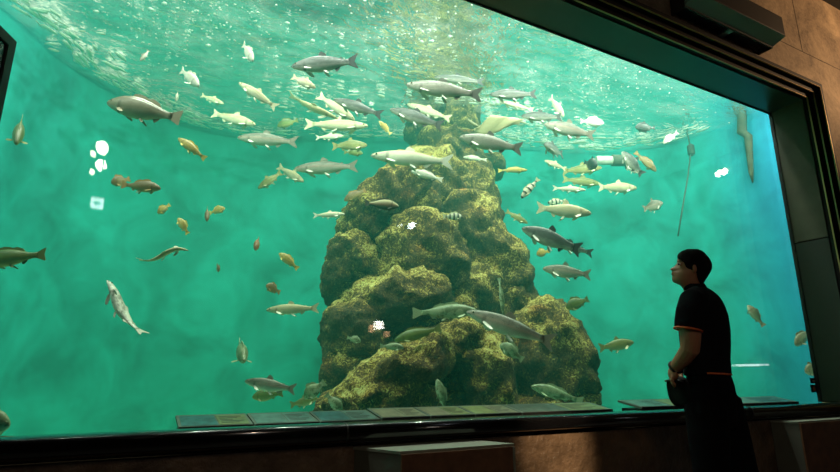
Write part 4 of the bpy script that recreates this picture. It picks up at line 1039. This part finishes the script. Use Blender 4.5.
# eye and brow on each side
for s in (-1, 1):
    for nm, px, py, v, sx_, sz_, m_ in (('eye', 679.2, 264.2, .046, .011, .006, M['white']), ('pupil', 678.6, 264.2, .0495, .005, .005, hairm), ('eyebrow', 679.6, 261.2, .053, .015, .0035, hairm)):
        bm = bmesh.new(); r_ = bmesh.ops.create_icosphere(bm, subdivisions=2, radius=1); c = pp(px, py, s*v) - man.location
        for q in r_['verts']: q.co = c + RIGHT*q.co.x*sx_ + FWD*q.co.y*.008 + UP*q.co.z*sz_
        obj(nm, bm, m_, man, smooth=True)
bm = bmesh.new(); limb(bm, [(672.0, 274, -.018), (671.9, 274.1, 0), (672.0, 274, .018)], [.003, .004, .003], 8); obj('lips', bm, plain('lips', (.38, .17, .13), .5), man, smooth=True)
# shirt with sleeves
sb = bmesh.new(); loft(sb, [(py, a-(1.2 if py > 290 else .4), b+(1.2 if py > 290 else .6), d+.014) for py, a, b, d in TORSO], 36, power=2.3)
def sleeve(b_, pts, rads): limb(b_, pts, rads, 18)
sleeve(sb, [(698, 296.5, -.14), (694, 301, -.18), (690.5, 313, -.205), (688.5, 323, -.21), (688, 329.5, -.21)], [.06, .072, .071, .067, .065])
sleeve(sb, [(708, 296.5, .14), (705, 302, .18), (702, 318, .205), (700, 331, .21)], [.06, .07, .068, .064])
remeshed('shirt', sb, cloth, .009)
bm = bmesh.new(); loft(bm, [(283.4, 684.5, 704.6, .060), (286, 683.0, 706.2, .066), (290, 683.6, 709, .085)], 30, power=2.1); obj('collar', bm, cloth, man, smooth=True)
# warm light at sleeve hem and waist, painted in as orange lines
def hoop(name, c, rr, axis, m_, rad, a0=0, a1=360):
    axis = axis.normalized(); u = axis.orthogonal().normalized(); w_ = axis.cross(u); pts = []
    n_ = 28
    for k in range(n_+1):
        an = R(a0+(a1-a0)*k/n_); pts.append(c + (u*math.cos(an)+w_*math.sin(an))*rr)
    bm = bmesh.new(); tube(bm, pts, rad, 8); return obj(name, bm, m_, man, smooth=True)
ax = pp(688, 329.5, -.21)-pp(688.5, 323, -.21)
hoop('sleeve_hem_light', pp(688, 329.8, -.21)-man.location, .064, ax, hem_light, .005)
pts = []
for k in range(25):
    th = math.pi*(.28+.62*k/24)*-1; co, si = math.cos(th), math.sin(th)
    pts.append(pp(708.5 - 24.2*math.copysign(abs(co)**(2/2.3), co), 372.5+2.2*k/24, .186*math.copysign(abs(si)**(2/2.3), si))-man.location)
bm = bmesh.new(); tube(bm, pts[8:], .005, 8); obj('waist_hem_light', bm, hem_light, man, smooth=True)
# trousers
tb = bmesh.new()
loft(tb, [(371, 685.5, 729.5, .176), (376, 686, 731.5, .182), (384, 686.5, 734.5, .188), (396, 687.5, 737, .190), (408, 688, 737, .184), (416, 688, 738, .18), (428, 690, 738, .17)], 30, power=2.4)
for cols, v0, v1 in ((LEGN, -.085, -.10), (LEGF, .085, .12)):
    p_ = leg_pts(cols, v0, v1); tube(tb, p_, [.104, .098, .082, .080, .080, .074], 18)
remeshed('trousers', tb, trou, .010, smooth_it=8)
# shoes
for cols, v0, v1 in ((LEGN, -.085, -.10), (LEGF, .085, .12)):
    a_ = leg_pts(cols, v0, v1)[-1]; bm = bmesh.new()
    fw = (-RIGHT*.75 + FWD*.66).normalized(); sd = UP.cross(fw)
    r_ = bmesh.ops.create_icosphere(bm, subdivisions=3, radius=1)
    for q in r_['verts']:
        e = q.co.copy(); x = e.x*.145; h = .055*(1 if e.x < .1 else 1-.5*(e.x-.1))
        q.co = Vector((a_.x, a_.y, 0)) + fw*(.055+x) + sd*e.y*.048*(1-.15*e.x) + UP*max(.002, .05+e.z*h)
    obj('shoe', bm, M['black'], man, smooth=True)
# watch
wq = (pp(674.0, 369, -.068)-pp(678, 364.5, -.10)); hoop('wristwatch', pp(675.6, 367.4, -.08)-man.location, .033, wq, M['black'], .007)
# bag worn at the front
bag = thing('waist_bag', 'dark cloth bag hanging at the front of the standing man under his hand', 'bag', pp(680.5, 391, 0))
bm = bmesh.new(); r_ = bmesh.ops.create_icosphere(bm, subdivisions=4, radius=1)
for q in r_['verts']:
    d = q.co.normalized(); k = (abs(d.x)**3+abs(d.y)**3+abs(d.z)**3)**(-1/3); e = d*k
    z = e.z*.078; q.co = RIGHT*(e.x*.030 + .008*(1-e.z) - .008) + FWD*e.y*.12 + UP*(z - .004)
    q.co += d*.006*noise.noise(q.co*14)
obj('pouch', bm, bagm, bag, smooth=True)
bm = bmesh.new(); tube(bm, [RIGHT*-.03+FWD*-.10+UP*.05, RIGHT*-.044+UP*.056, RIGHT*-.03+FWD*.10+UP*.05], .006, 8); obj('flap_edge', bm, M['dark_metal'], bag, smooth=True)
